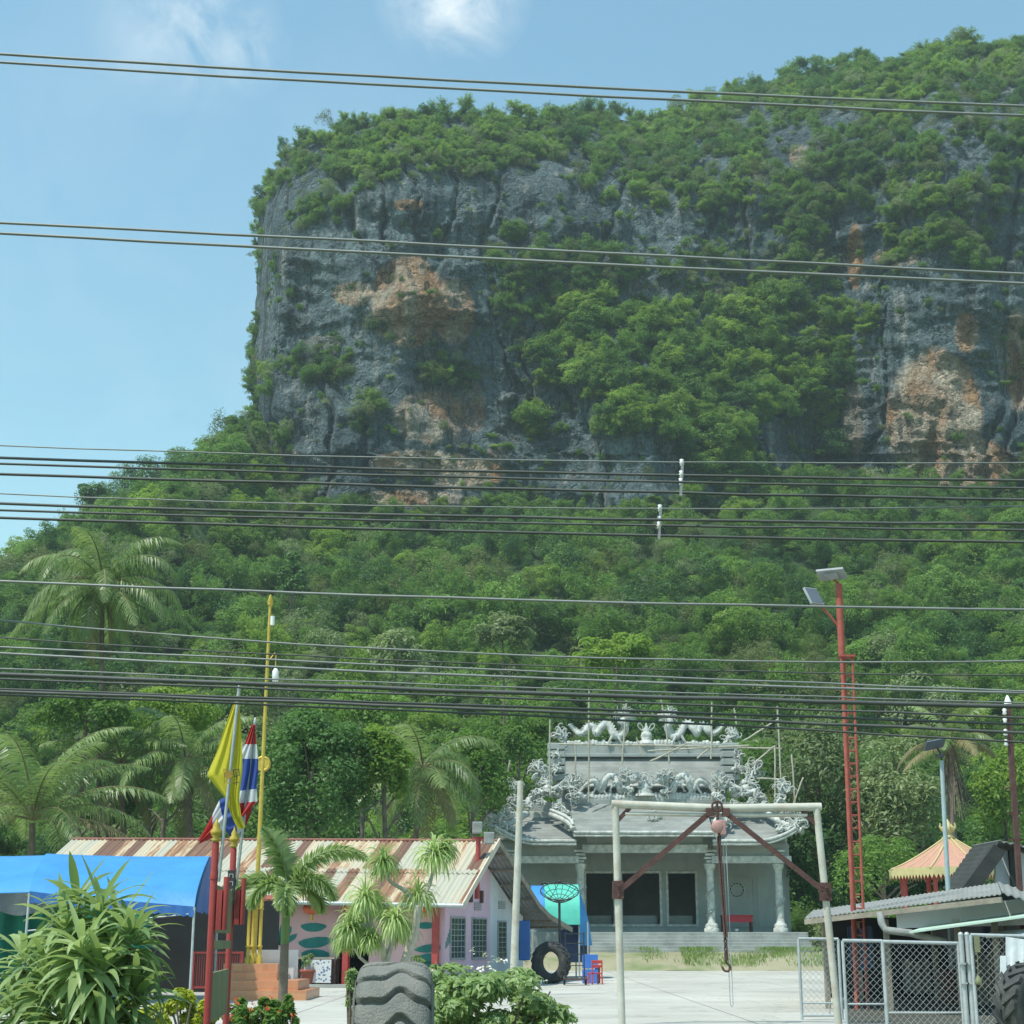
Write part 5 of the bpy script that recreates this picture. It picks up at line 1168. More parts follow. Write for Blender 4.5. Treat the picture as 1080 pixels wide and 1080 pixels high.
# stepped plinth with the gilded flagpole
PY = 47.5
pl = thing('stepped_plinth', 'orange tiled stepped plinth at the foot of the gold flagpole', 'plinth', (gx(275, PY), PY, 0))
for k, (a, b, t0, t1, d) in enumerate(((234, 332, 1049, 1043, 1.6), (240, 322, 1043, 1033, 1.3), (242, 299, 1033, 1025, 1.0), (242, 298, 1025, 1016, .8))):
    q = MB(); q.span(gx(a, PY), gx(b, PY), PY - d, PY + d, gz(t0, PY) if k else 0, gz(t1, PY)); q.build('step', M['orange_tile'], pl)
zpl = gz(1016, PY)
q = MB(); q.span(gx(256, PY), gx(310, PY), PY + .9, PY + 1.1, 0.4, gz(1002, PY)); q.build('white_panel', M['white_paint'], pl)
fp = thing('gold_flagpole', 'very tall slim gold flagpole rising from the orange tiled plinth', 'flagpole', (gx(268, PY), PY, zpl))
b0_ = Vector((gx(268.5, PY), PY, zpl)); tpz = at(285, 637, PY); q = MB()
q.lathe([(.16, 0), (.13, .2), (.075, .3)], b0_, 12); q.tube([b0_, Vector((tpz.x * 1.0, PY, tpz.z))], [.075, .045], 10)
q.ball(tpz, .09, 8, 6); q.lathe([(.05, 0), (.1, .06), (.02, .3)], tpz, 8); q.build('pole', M['gold'], fp)
w_ = b0_.lerp(tpz, .54); q = MB(); q.ring(w_, .2, .05, Matrix.Rotation(R(90), 3, 'X'), 18, 6); q.lathe([(0, -.03), (.2, -.03), (.2, .03), (0, .03)], w_, 16, False, Matrix.Rotation(R(90), 3, 'X')); q.build('gilt_wheel', M['gold'], fp)
q = MB(); a = at(287.5, 650, PY); q.tube([a, a + Vector((0, 0, -.28))], .07, 8); q.build('white_band', M['porcelain'], fp)
hl = thing('pole_lamp', 'little hanging lamp on a bracket beside the gold flagpole top', 'lamp', at(291, 700, PY))
q = MB(); c = at(290.5, 712, PY); q.tube([at(281, 700, PY), at(290.5, 688, PY), at(291, 692, PY), at(290.5, 705, PY)], .02, 5); q.build('bracket', M['gold'], hl)
q = MB(); q.lathe([(.08, -.2), (.1, -.18), (.1, .12), (.05, .2), (.02, .24)], c, 10); q.build('lamp_body', M['porcelain'], hl)
for i, (px, l) in enumerate(((262, 'shorter gold post left of the flagpole, with rings'), (266.5, 'thin middle gold post beside the tall flagpole'), (274.5, 'gold post with rings just right of the tall flagpole'))):
    b_ = Vector((gx(px, PY - .35), PY - .35, zpl)); zt_ = gz(950, PY - .35); h_ = zt_ - b_.z
    gp = thing('gold_post', l, 'post', b_, 0, 'gold posts on the tiled plinth')
    q = MB(); q.lathe([(.09, 0), (.09, .15), (.055, .2), (.055, h_ * .25), (.075, h_ * .26), (.075, h_ * .28), (.05, h_ * .3), (.05, h_ * .85), (.08, h_ * .87), (.05, h_ * .9), (.07, h_ * .95), (0, h_ + .1)], (0, 0, 0), 10); q.build('shaft', M['gold'], gp, local=True)
    q = MB(); q.ball((0, 0, h_ + .12), .06, 8, 6); q.build('finial', M['gold'], gp, local=True)
q = MB(); q.slab([[at(248, 949, PY + .3), at(300, 948, PY + .3)], [at(270, 944, PY + 1.2), at(292, 944, PY + 1.2)]], (0, 0, -.05)); o = q.build('shelter_roof', M['rust_red']); tag(centre(o), 'small rusty red sheet roof over the gold posts', 'roof')
# ------------------------------------------------------------ gantry with chain hoist
GY = 33.0
gt = thing('pipe_gantry', 'weathered pipe gantry with rust brown angle braces standing over the yard', 'gantry', (gx(760, GY), GY, 0))
lt, rt = at(649, 848, GY), at(861, 851, GY); lb, rb = at(656, 1085, GY), at(885, 1085, GY); lb.z = rb.z = 0
for a, b, nm in ((lb, lt, 'post'), (rb, rt, 'post')):
    q = MB(); q.tube([a, a.lerp(b, .5), b], .075, 12)
    o = q.build(nm, M['pipe'], gt); c = a.lerp(b, .605)
    q = MB(); q.box(c, (.22, .22, .36)); q.box(c + Vector((0, -.15, .1)), (.06, .04, .06)); q.box(c + Vector((0, -.15, -.1)), (.06, .04, .06)); q.build('clamp', M['rust'], o)
q = MB(); q.tube([lt + Vector((-.08, 0, .0)), lt.lerp(rt, .5) + Vector((0, 0, -.06)), rt + Vector((.1, 0, .0))], .085, 12); q.build('crossbeam', M['pipe'], gt)
q = MB(); q.tube([lt + Vector((.2, .0, -.2)), lt.lerp(rt, .5) + Vector((0, 0, -.2)), rt + Vector((-.2, 0, -.17))], .04, 8); q.build('lower_rail', M['pipe'], gt)
for a, s in ((lt, 1), (rt, -1)):
    q = MB(); q.bar(a + Vector((s * .03, 0, -.35)), a + Vector((s * .3, 0, -.08)), .09, .05, (0, 1, 0)); q.build('gusset', M['rust'], gt)
for p0, p1 in ((at(655, 938, GY), at(748, 858, GY)), (at(868, 940, GY), at(765, 858, GY))):
    q = MB(); q.bar(p0 + Vector((0, -.1, 0)), p1 + Vector((0, -.1, 0)), .02, .105, (0, 0, 1)); q.bar(p0 + Vector((0, -.05, .06)), p1 + Vector((0, -.05, .06)), .1, .02); q.build('brace', M['rust'], gt)
    q = MB(); q.box(p1 + Vector((0, -.1, .02)), (.16, .05, .16)); q.build('end_plate', M['rust'], gt)
ho_ = thing('chain_hoist', 'rusty chain hoist with a pale red body and hook hanging from the gantry beam', 'hoist', at(757, 870, GY - .12))
q = MB(); c = at(757, 872, GY - .12); q.lathe([(0, -.14), (.1, -.13), (.135, -.06), (.135, .06), (.1, .13), (0, .14)], c, 16, True, Matrix.Rotation(R(90), 3, 'X')); q.box(c + Vector((.1, 0, -.02)), (.12, .24, .3)); q.build('hoist_body', mat('faded_red', (.42, .25, .23), .6, .2, 5, dirt=(.2, .09, .06), dirt_amt=.6, ds=4), ho_, bevel=.02)
q = MB(); q.tube([c + Vector((0, 0, .1)), c + Vector((0, 0, .48))], .03, 6); q.ring(c + Vector((0, 0, .42)), .1, .025, Matrix.Rotation(R(90), 3, 'X')); q.build('top_hook', M['rust'], ho_)
q = MB(); zc, k = c.z - .17, 0; ze = gz(1010, GY - .12); cx0 = c.x + .02
while zc > ze:
    z = zc; Mr = Matrix.Rotation(R(90), 3, 'X') @ Matrix.Rotation(0, 3, 'Z'); Mr = Matrix.Rotation(R(45 + 90 * (k % 2)), 3, 'Z') @ Mr @ Matrix.Diagonal((.6, 1.15, 1))
    q.ring((cx0 + .06 * (c.z - z) / 2.5, c.y, z), .048, .016, Mr, 10, 5); zc -= .078; k += 1
q.build('load_chain', M['rust'], ho_)
q = MB(); xh = cx0 + .06 * (c.z - ze) / 2.5
for f in range(2):
    z = c.z - .2; P_ = [(cx0 - .05 + .03 * f, c.y - .05, z - .0)]
    q.tube([(cx0 - .04 + .045 * f, c.y - .05, z), (xh - .02 + .045 * f, c.y - .05, ze + .4)], .018, 5)
q.build('slack_chain', M['rust'], ho_)
q = MB(); q.box((xh, c.y, ze + .02), (.07, .07, .16)); q.tube(smooth_path([(xh, c.y, ze - .02), (xh, c.y, ze - .1), (xh + .07, c.y, ze - .17), (xh + .04, c.y, ze - .26), (xh - .05, c.y, ze - .25), (xh - .09, c.y, ze - .17)], 4), .024, 6); q.build('load_hook', M['rust'], ho_)
q = MB(); zb = gz(1062, GY - .12)
for f in (-.028, .028): q.tube([(xh + .05 + f, c.y + .02, c.z - .3), (xh + .08 + f, c.y + .02, zb + .05), (xh + .08, c.y + .02, zb)], .009, 5)
q.build('hand_chain', M['galv'], ho_)

# ------------------------------------------------------------ lamp tower, solar lamp, insulator pole
LY = 40.0
lt_ = thing('lamp_tower', 'tall rust red lattice tower with two flat floodlights on its pipe top', 'lamp tower', (gx(903, LY), LY, 0))
B1, T1 = at(904, 1066, LY), at(884.5, 616, LY); M1 = at(888, 692, LY); B1.z = 0
q = MB(); q.tube([B1, M1], .055, 8); q.build('leg', M['rust_red'], lt_)
B2, T2 = at(915, 1066, LY), at(899, 692, LY); B2.z = 0; dpt = Vector((0, .42, 0))
q = MB(); q.tube([B2, T2], .036, 7); q.build('leg', M['rust_red'], lt_)
B3, T3 = B1.lerp(B2, .5) + dpt, M1.lerp(T2, .5) + dpt; q = MB(); q.tube([B3, T3], .04, 7); q.build('leg', M['rust_red'], lt_)
q = MB()
for k in range(27):
    t = (k + .5) / 27; a, b, c = B1.lerp(M1, t), B2.lerp(T2, t), B3.lerp(T3, t); q.tube([a, b], .018, 5); q.tube([b, c], .014, 5); q.tube([c, a], .014, 5)
    t2 = min(1, (k + 1.5) / 27)
    if k % 2: q.tube([b, C_ if False else B3.lerp(T3, t2)], .011, 4)
q.build('rungs', M['rust_red'], lt_)
q = MB(); q.tube([M1, T1], .09, 10); q.box(M1.lerp(T2, .5) + Vector((0, .1, 0)), (.4, .4, .05)); q.build('top_pipe', M['rust_red'], lt_)
def flood(c, rx, rz_, w, d, arm):
    q = MB(); Mx = Matrix.Rotation(rz_, 3, 'Z') @ Matrix.Rotation(rx, 3, 'X'); q.box(c, (w, d, .07), M=Mx); q.box(Vector(c) - Mx @ Vector((0, 0, .06)), (w * .5, d * .5, .08), M=Mx)
    o = q.build('floodlight', M['grey_box'], lt_, bevel=.012)
    q = MB(); q.box(Vector(c) + Mx @ Vector((0, 0, .039)), (w * .9, d * .88, .008), M=Mx); q.build('lens', M['solar'], o)
    q = MB(); q.tube(arm, .03, 6); q.build('lamp_arm', M['rust_red'], lt_)
flood(at(877, 605.5, LY - .1), R(-22), R(-25), .72, .46, [T1, at(881, 613, LY), at(877, 607, LY)])
flood(at(858, 629, LY - .2), R(58), R(28), .42, .56, [at(885, 662, LY), at(876, 650, LY), at(862, 635, LY)])
SY = 47.0
sl_ = thing('solar_lamp', 'slim pale blue lamp pole with a small dark solar panel, beside the golden pavilion', 'lamp', (gx(1004, SY), SY, 0))
b_, t_2 = at(1005, 1040, SY), at(993, 802, SY); b_.z = 0
q = MB(); q.tube([b_, t_2], [.085, .06], 9); q.build('pole', mat('pale_blue_paint', (.34, .43, .44), .5, .1, 3), sl_)
q = MB(); Mx = Matrix.Rotation(R(-30), 3, 'X') @ Matrix.Rotation(R(-14), 3, 'Y'); q.box(at(986, 785, SY), (.62, .45, .04), M=Mx); q.build('solar_panel', M['solar'], sl_)
q = MB(); q.tube([t_2, at(992, 795, SY), at(988, 788, SY)], .035, 6); q.box(at(991, 797, SY - .2), (.16, .4, .09)); q.build('lamp_head', M['dark_metal'], sl_)
IY = 44.0
ip_ = thing('insulator_pole', 'dark rusty steel pole with white insulators and step bolts behind the dark roofed shed', 'utility pole', (gx(1080, IY), IY, 0))
b_, t_2 = at(1081, 1030, IY), at(1063, 742, IY); b_.z = 0
q = MB(); q.bar(b_, t_2, .13, .16, (0, 1, 0)); q.build('pole', M['rust'], ip_)
q = MB(); q.lathe([(.11, -.02), (.1, .05), (.03, .22), (0, .24)], t_2, 10); q.build('cap', M['porcelain'], ip_)
for k, py in enumerate((750, 760, 772, 783)):
    q = MB(); p = at(1059.5 + k * .5, py, IY - .1); q.lathe([(.03, -.1), (.07, -.07), (.04, -.02), (.07, .03), (.03, .08)], p, 8); q.build('insulator', M['porcelain'], ip_)
q = MB()
for py in (826, 850, 876): p = b_.lerp(t_2, (1030 - py) / 288); q.bar(p + Vector((-.22, 0, 0)), p + Vector((.16, 0, 0)), .05, .05)
q.build('step_bolts', M['rust'], ip_)

# ------------------------------------------------------------ golden pavilion
VY = 70.0; VX = gx(1008, VY)
pv = thing('pavilion', 'small open pavilion with a salmon bell shaped roof, gold fringe and gold crown finial', 'pavilion', (VX, VY, 0))
ze, za = gz(918, VY), gz(883, VY); Rp = 2.8; n8 = 8
prof = [(Rp * (1 - t) + .12 * t, ze + (za - ze) * (t ** 1.45 * .55 + t * .45)) for t in [k / 10 for k in range(11)]]
q = MB(); q.lathe(prof, (VX, VY, 0), n8, False, None, R(12)); q.build('roof', M['salmon'], pv)
q = MB()
for j in range(n8):
    a = 2 * math.pi * j / n8 + R(12); q.tube([(VX + math.cos(a) * r, VY + math.sin(a) * r, z + .02) for r, z in prof], .045, 6)
    for f in (.33, .67):
        a2 = a + 2 * math.pi / n8; q.tube([Vector((VX + math.cos(a) * r, VY + math.sin(a) * r, z + .01)).lerp(Vector((VX + math.cos(a2) * r, VY + math.sin(a2) * r, z + .01)), f) for r, z in prof], .018, 4)
q.build('hip_rib', M['cream_gold'], pv)
q = MB(); m_ = 96
for j in range(m_):
    a, a2 = 2 * math.pi * j / m_, 2 * math.pi * (j + 1) / m_
    def rp(aa): k = ((aa - R(12)) % (2 * math.pi / n8)) - math.pi / n8; return Rp * math.cos(math.pi / n8) / math.cos(k)
    P1, P2 = Vector((VX + math.cos(a) * rp(a), VY + math.sin(a) * rp(a), ze)), Vector((VX + math.cos(a2) * rp(a2), VY + math.sin(a2) * rp(a2), ze)); md = P1.lerp(P2, .5)
    q.add([P1 + Vector((0, 0, .06)), P2 + Vector((0, 0, .06)), P2 - Vector((0, 0, .22)), md - Vector((0, 0, .42)), P1 - Vector((0, 0, .22))], [(0, 1, 2, 3, 4)])
q.build('fringe', M['cream_gold'], pv, fix=False)
q = MB(); q.lathe([(2.3, ze - .25), (2.3, ze - .05), (2.1, ze - .05), (2.1, ze - .25), (2.3, ze - .25)], (VX, VY, 0), n8, False, None, R(12), cap=False); q.build('ring_beam', M['red_paint'], pv)
for j in range(n8):
    a = 2 * math.pi * j / n8 + R(12); q = MB(); q.lathe([(.14, .3), (.14, .5), (.1, .6), (.1, ze - .5), (.15, ze - .25)], (VX + math.cos(a) * 2.2, VY + math.sin(a) * 2.2, 0), 8); q.build('pillar', M['red_paint'], pv)
q = MB(); q.lathe([(2.9, 0), (2.9, .3), (0, .3)], (VX, VY, 0), n8, False, None, R(12)); q.build('base', M['cement'], pv)
q = MB(); q.lathe([(.2, za - .1), (.3, za), (.16, za + .08), (.12, za + .16), (.24, za + .24), (.3, za + .42), (.22, za + .5), (.1, za + .6), (.06, za + .72), (0, za + .8)], (VX, VY, 0), 14)
for j in range(8):
    a = 2 * math.pi * j / 8; q.tube([(VX + math.cos(a) * .22, VY + math.sin(a) * .22, za + .24), (VX + math.cos(a) * .36, VY + math.sin(a) * .36, za + .45), (VX + math.cos(a) * .34, VY + math.sin(a) * .34, za + .62)], [.04, .035, .01], 5)
q.build('crown_finial', M['cream_gold'], pv)

# ------------------------------------------------------------ sheds
def corr(a, b, c, d, pitch=.18, amp=.025, th=.03, along='u'):
    """corrugated sheet a-b (front edge) to d-c (back edge); waves run across the front edge"""
    a, b, c, d = map(Vector, (a, b, c, d)); nx = int((b - a).length / pitch * 4); rows_ = []
    for v in (0, .5, 1):
        rows_.append([a.lerp(b, i / nx).lerp(d.lerp(c, i / nx), v) + Vector((0, 0, amp * math.sin(math.pi / 2 * i + .4))) for i in range(nx + 1)])
    q = MB(); q.slab(rows_, (0, 0, -th)); return q
sh = thing('open_shed', 'low open shed with grey fibre cement roof and white fascia behind the wire fence', 'shed', (gx(980, 42), 42, 0))
A_, B_ = at(849, 968, 40), at(1056, 942, 36); C2, D2 = at(1052, 931, 46), at(858, 960, 50)
q = corr(A_, B_, Vector((C2.x, C2.y, C2.z)), D2, .13, .014); q.build('roof', M['asbestos'], sh)
q = corr(B_ + Vector((.02, 0, .02)), at(1150, 968, 36), at(1150, 960, 46), C2 + Vector((.02, 0, .02))); q.build('roof', M['asbestos'], sh)
q = MB(); q.bar(A_ - Vector((0, 0, .1)), B_ - Vector((0, 0, .14)), .06, .12); q.build('fascia_board', M['wood'], sh)
q = MB(); p0, p1, p2, p3 = at(946, 963, 38.6), at(1110, 944, 36.6), at(1110, 975, 36.6), at(947, 979, 38.6); q.prism([p0, p1, p2, p3], (0, .08, 0)); q.build('fascia_panel', M['pale_wall'], sh)
q = MB(); q.slab([[at(959, 982.5, 36.8), at(1110, 962, 35)], [at(975, 977, 38.4), at(1110, 958, 36.6)]], (0, 0, -.04)); q.build('awning', M['mint'], sh)
q = MB(); q.slab([[at(1040, 988, 36.5), at(1100, 983, 35)], [at(1044, 983, 37.6), at(1100, 978, 36)]], (0, 0, -.03)); q.build('lower_awning', M['cloth_white'], sh)
q = MB(); q.tube([at(928, 964, 38), at(930, 974, 37.8), at(934, 981, 37.6), at(960, 984, 37.3), at(998, 994, 37)], .085, 9); q.build('downpipe', M['asbestos'], sh)
for px, Y in ((870, 40.5), (935, 39), (1010, 37.2), (1050, 37), (905, 47), (985, 46), (1060, 45)):
    q = MB(); x = gx(px, Y); q.span(x - .06, x + .06, Y - .06, Y + .06, 0, 2.15); q.build('post', M['wood'], sh)
q = MB(); q.span(gx(872, 48), gx(1150, 48), 48, 48.15, 0, 2.3); q.span(gx(1150, 42), gx(1150, 42) + .1, 36, 48, 0, 2.5); q.build('back_wall', M['interior_shade'], sh)  # shade under the shed roof put into the wall colour
dk = thing('dark_roofed_hut', 'hut with a steep dark sheet gable roof behind the open shed', 'hut', (gx(1075, 50), 50, 0))
e0, ap = at(1018, 938, 49), at(1053, 888, 49); e1 = at(1140, 905, 49); bk_ = Vector((1.2, 7, .25))
q = corr(e0, ap, ap + bk_, e0 + bk_, .2, .03); q.build('roof', M['dark_roof'], dk)
q = MB(); q.bar(e0 + Vector((0, -.06, -.16)), ap + Vector((0, -.06, -.2)), .08, .42, (0, 0, 1)); q.build('bargeboard', M['dark_roof'], dk)
q = corr(ap + Vector((.03, 0, .05)), e1, e1 + bk_, ap + bk_ + Vector((.03, 0, .05)), .2, .03); q.build('roof', M['asbestos'], dk)
q = MB(); q.prism([at(1050, 940, 49.8), at(1050, 902, 49.8), at(1066, 897, 49.8), at(1140, 912, 49.8), at(1140, 940, 49.8)], (0, .15, 0)); q.build('wall', M['pale_wall'], dk)
q = MB(); q.bar(at(1067, 896, 49.6), at(1070, 936, 49.6), .18, .2); q.build('post', M['dark_roof'], dk)
q = MB(); q.span(gx(1046, 50), gx(1140, 50), 50, 56, 0, gz(935, 50)); q.build('lower_wall', M['interior_shade'], dk)
g = MB(); g.prism([(gx(889, 30.8), 30.8, -.1), (gx(1300, 30.8), 30.8, -.1), (gx(1300, 48), 48, -.1), (gx(889, 48), 48, -.1)], (0, 0, .136)); struct('shed_shade_patch', g, ground_mat('painted_shed_shade', (.07, .07, .055), (.10, .10, .08), (.05, .055, .045), .4, .8))  # dark ground added: shade of the shed roof painted as colour
# clutter under the shed
for px, w, z0_, z1_, Y, m, nm, lab in ((908, .7, .9, 2.0, 44, 'clutter_blue', 'hanging_sheet', 'dark blue sheet hanging in shade under the open shed, near the lamp tower'), (965, .8, .2, 1.1, 46.5, 'asbestos', 'covered_bundle', 'grey covered bundle in the shade under the open shed'), (1000, .5, 0, 1.6, 43, 'rust', 'steel_drum', None), (1032, .9, .1, 1.2, 43, 'wood', 'stacked_boards', 'grey boards leaning in the shade under the open shed')):
    q = MB(); x = gx(px, Y)
    if nm == 'steel_drum':
        q.lathe([(.29, 0), (.29, .3), (.31, .32), (.29, .34), (.29, .6), (.31, .62), (.29, .64), (.29, .9), (.0, .9)], (x, Y, 0), 18); tag(centre(q.build(nm, M[m])), 'rusty steel drum standing under the open shed', 'drum')
    elif nm == 'stacked_boards':
        for k in range(6): q.bar((x - .4 + k * .14, Y - .3 + .02 * k, 0), (x - .3 + k * .12, Y, z1_ + .1 * (k % 3)), .11, .03, (0, 1, 0))
        tag(centre(q.build(nm, M[m])), lab, 'boards')
    else:
        q.slab([[(x - w / 2 + w * i / 10, Y + .06 * math.sin(i * 1.9) * (1.2 - v), lerp(z1_, z0_, v) + .04 * math.sin(i)) for i in range(11)] for v in (0, .3, .6, 1)], (0, .03, 0)); tag(centre(q.build(nm, M[m])), lab, 'sheet')

# ------------------------------------------------------------ chain link fence panels
def panel(name, label, x0p, x1p, top0, top1, Y, mid, verticals=(), m='galv', pitch=.125):
    x0, x1 = gx(x0p, Y), gx(x1p, Y); z1 = (gz(top0, Y) + gz(top1, Y)) / 2; zt0, zt1_ = gz(top0, Y), gz(top1, Y); root = thing(name, label, 'fence', ((x0 + x1) / 2, Y, 0), 0, 'chain link fence panels')
    q = MB(); q.tube([(x0, Y, 0), (x0, Y, zt0)], .032, 8); q.tube([(x1, Y, 0), (x1, Y, zt1_)], .032, 8); q.tube([(x0, Y, zt0), (x1, Y, zt1_)], .032, 8); q.tube([(x0, Y, .12), (x1, Y, .12)], .028, 8)
    if mid: zm = gz(mid, Y); q.tube([(x0, Y, zm), (x1, Y, zm)], .02, 6)
    for vx in verticals: q.tube([(gx(vx, Y), Y, .1), (gx(vx, Y), Y, gz(mid, Y))], .018, 6)
    q.build('frame', M[m], root)
    q = MB(); w, h = x1 - x0, min(zt0, zt1_) - .12; r = .0032
    for sg in (1, -1):
        k = -h
        while k < w:                                                # every strand of the mesh, clipped to the frame
            a0 = max(0, k); a1 = min(w, k + h)
            if a1 > a0 + .02:
                zA, zB_ = (a0 - k), (a1 - k)
                if sg < 0: zA, zB_ = h - zA, h - zB_
                q.tube([(x0 + a0, Y + sg * .004, .12 + zA), (x0 + a1, Y + sg * .004, .12 + zB_)], r, 4, False)
            k += pitch * 1.0
    q.build('mesh', M['galv'], root, fix=False); return root
panel('chain_link_panel', 'narrow chain link panel standing beside the right leg of the gantry', 842, 884, 990, 990.5, 35, 1058, (871,))
panel('chain_link_panel', 'chain link panel directly in front of the red lattice tower foot', 888.5, 930, 992, 992.5, 31, 1059)
panel('chain_link_panel', 'wide chain link gate leaf with bright frame under the drainpipe', 930.5, 1010, 993, 995, 30.6, 1068)
panel('chain_link_panel', 'chain link panel with a white cloth over it next to the cut off tyre', 1024, 1100, 986, 988, 30, None)
for px, l in ((1013.5, 'steel gate post next to the wide gate leaf'), (1020, 'steel gate post next to the panel with the white cloth')):
    q = MB(); x = gx(px, 30.4); q.tube([(x, 30.4, 0), (x, 30.4, gz(986, 30.4))], .05, 8); q.ball((x, 30.4, gz(986, 30.4)), .055, 8, 5)
    for z in (.9, 1.25): q.box((x, 30.36, z), (.14, .08, .03))
    tag(centre(q.build('gate_post', M['galv'])), l, 'post', 'gate posts of the wire fence')
q = MB(); q.slab([[at(lerp(1061, 1090, i / 10), lerp(988, 992, i / 10) + v * lerp(56, 40, i / 10) + (6 * math.sin(i * 1.1) if v == 1 else 0), 29.9 + .05 * math.sin(i * 1.7) * v) for i in range(11)] for v in (0, .33, .66, 1)], (0, .02, 0))
tag(centre(q.build('white_cloth', M['cloth_white'])), 'white cloth draped over the fence above the cut off tyre', 'cloth')
q = MB(); q.slab([[at(lerp(1055, 1061, i / 4), 1008 + v * 44 + (3 * math.sin(i * 2) if v == 1 else 0), 29.85) for i in range(5)] for v in (0, .5, 1)], (0, .015, 0)); tag(centre(q.build('torn_strip', M['cloth_white'])), 'narrow torn strip of white cloth hanging on the fence mesh', 'cloth')
q = MB(); c = at(1032, 1035, 29.9); q.box(at(1030.5, 996, 29.9), (.1, .02, .28)); q.tube([at(1030.5, 1004, 29.9), c], .006, 4); q.ball(c, .045, 8, 6); q.lathe([(.02, .1), (.06, .02), (.07, -.05), (.0, -.06)], c, 10); tag(centre(q.build('hanging_bell', M['board'])), 'small brass bell hanging from a white tag on the fence', 'bell')

# ------------------------------------------------------------ signboard posts with flags
SPY = 15.0
sg_ = thing('signboard', 'red posted signboard seen edge on, with olive panels and gold finials', 'sign', (gx(224, SPY), SPY, 0))
def vpost(px, py, Y):
    t = at(px, py, Y); return Vector((t.x, Y, 0)), t
pA, tA = vpost(227.5, 888, 15); pB, tB = vpost(246.5, 894, 17.2)
for b_, t in ((pA, tA), (pB, tB)):
    q = MB(); q.lathe([(.034, 0), (.034, t.z - .02), (.03, t.z)], (b_.x, b_.y, 0), 12); o = q.build('post', M['red_paint'], sg_)
    q = MB(); q.lathe([(.03, 0), (.045, .02), (.025, .04), (.05, .07), (.055, .1), (.03, .13), (.035, .15), (.012, .19), (.006, .22)], t, 12); q.build('finial', M['gold'], o)
    q = MB(); q.lathe([(.04, 0), (.04, .03)], t + Vector((0, 0, -.34)), 12); q.build('collar', M['red_paint'], o)
dAB = (pB - pA)
def brd(z0, z1, m, th=.035, f0=.06, f1=.94):
    q = MB(); a, b = pA + dAB * f0, pA + dAB * f1; q.bar(Vector((a.x, a.y, (z0 + z1) / 2)), Vector((b.x, b.y, (z0 + z1) / 2)), th, z1 - z0); return q
Ym = 16.0
brd(gz(984, Ym), gz(936, Ym), 0).build('panel', M['board'], sg_, bevel=.006); brd(gz(1001, Ym), gz(992, Ym), 0, .06).build('rail', M['board'], sg_, bevel=.006); brd(gz(1074, Ym), gz(1024, Ym), 0).build('panel', M['board'], sg_, bevel=.006)
q = MB(); c = tB + Vector((-.0, -.06, -.42)); q.box(c, (.075, .03, .36)); o = q.build('name_plaque', M['dark_metal'], sg_)
q = MB()
for k in range(4):                                                  # small pale characters down the plaque
    z = c.z + .12 - k * .08; y = c.y - .017
    for a, b, w in (((-.02, .02), (.02, .02), .008), ((-.02, -.02), (-.02, .02), .008), ((.02, -.02), (.02, .02), .008)) if k != 2 else (((-.02, .02), (.02, -.02), .008), ((.02, .025), (-.005, .0), .008)):
        q.bar((c.x + a[0], y, z + a[1]), (c.x + b[0], y, z + b[1]), .004, w, (0, 1, 0))
q.build('lettering', M['porcelain'], o)
for b_, t, dx in ((pA, tA, .045), (pB, tB, .05)):
    q = MB(); zc = t.z - .62; q.box((b_.x + dx + .02, b_.y, zc), (.05, .06, .36)); q.tube([(b_.x + dx + .07, b_.y, zc - .18), (b_.x + dx + .075, b_.y, zc + .3)], .028, 8); q.build('flag_holder', M['red_paint'], sg_)
def flagpole(lab, p0, p1):
    q = MB(); q.tube([p0, p1], .016, 8); q.lathe([(.018, 0), (.02, .02), (.008, .06), (0, .07)], p1, 8); return tag(centre(q.build('flag_staff', M['galv'])), lab, 'flag staff', 'flag staffs on the signboard')
yP0, yP1 = at(230.5, 930, 15), at(252, 728, 15.0); flagpole('thin grey staff carrying the yellow flag', yP0, yP1)
tP0, tP1 = at(249, 935, 17.2), at(269, 763, 17.2); flagpole('thin grey staff carrying the striped flag', tP0, tP1)
def cloth(name, L_, R__, Y, fold, m, label, nu=26, nv=40, ph=0, yl=0):
    """hanging cloth between two boundary curves given in photo pixels"""
    def interp(P_, t):
        k = t * (len(P_) - 1); i = min(int(k), len(P_) - 2); f = k - i; f = f * f * (3 - 2 * f) * .35 + f * .65
        return lerp(P_[i][0], P_[i + 1][0], f), lerp(P_[i][1], P_[i + 1][1], f)
    rows_ = []; vv = []
    for j in range(nv + 1):
        v = j / nv; a, b = interp(L_, v), interp(R__, v); row = []
        for i in range(nu + 1):
            u = i / nu; px, py = lerp(a[0], b[0], u), lerp(a[1], b[1], u); dep = fold * math.sin(u * 9 + v * 3 + ph) * (.25 + .75 * v) + fold * .5 * math.sin(u * 17 + v * 5) + yl * (1 - u)
            row.append(at(px + .8 * math.sin(v * 11 + u * 4), py, Y + dep)); vv.append(v)
        rows_.append(row)
    q = MB(); q.grid(rows_); o = q.build(name, m, fix=False); a = o.data.attributes.new('v', 'FLOAT', 'POINT'); a.data.foreach_set('value', vv); return tag(centre(o), label, 'flag')
cloth('flag', [(251, 728), (238, 762), (227, 797), (219, 818), (227, 829), (237, 842), (243, 858), (252, 875)], [(252.5, 727), (254.5, 760), (255, 795), (255, 815), (254, 832), (253, 846), (254, 862), (258, 873)], 15.05, .05, M['flag_yellow'], 'yellow flag with an emblem hanging limp from its staff')
em = bpy.data.objects['flag']
q = MB(); c = at(241, 817, 14.9); q.lathe([(0, 0), (.04, .0), (.04, .004), (0, .004)], c, 14, False, Matrix.Rotation(R(90), 3, 'X'))
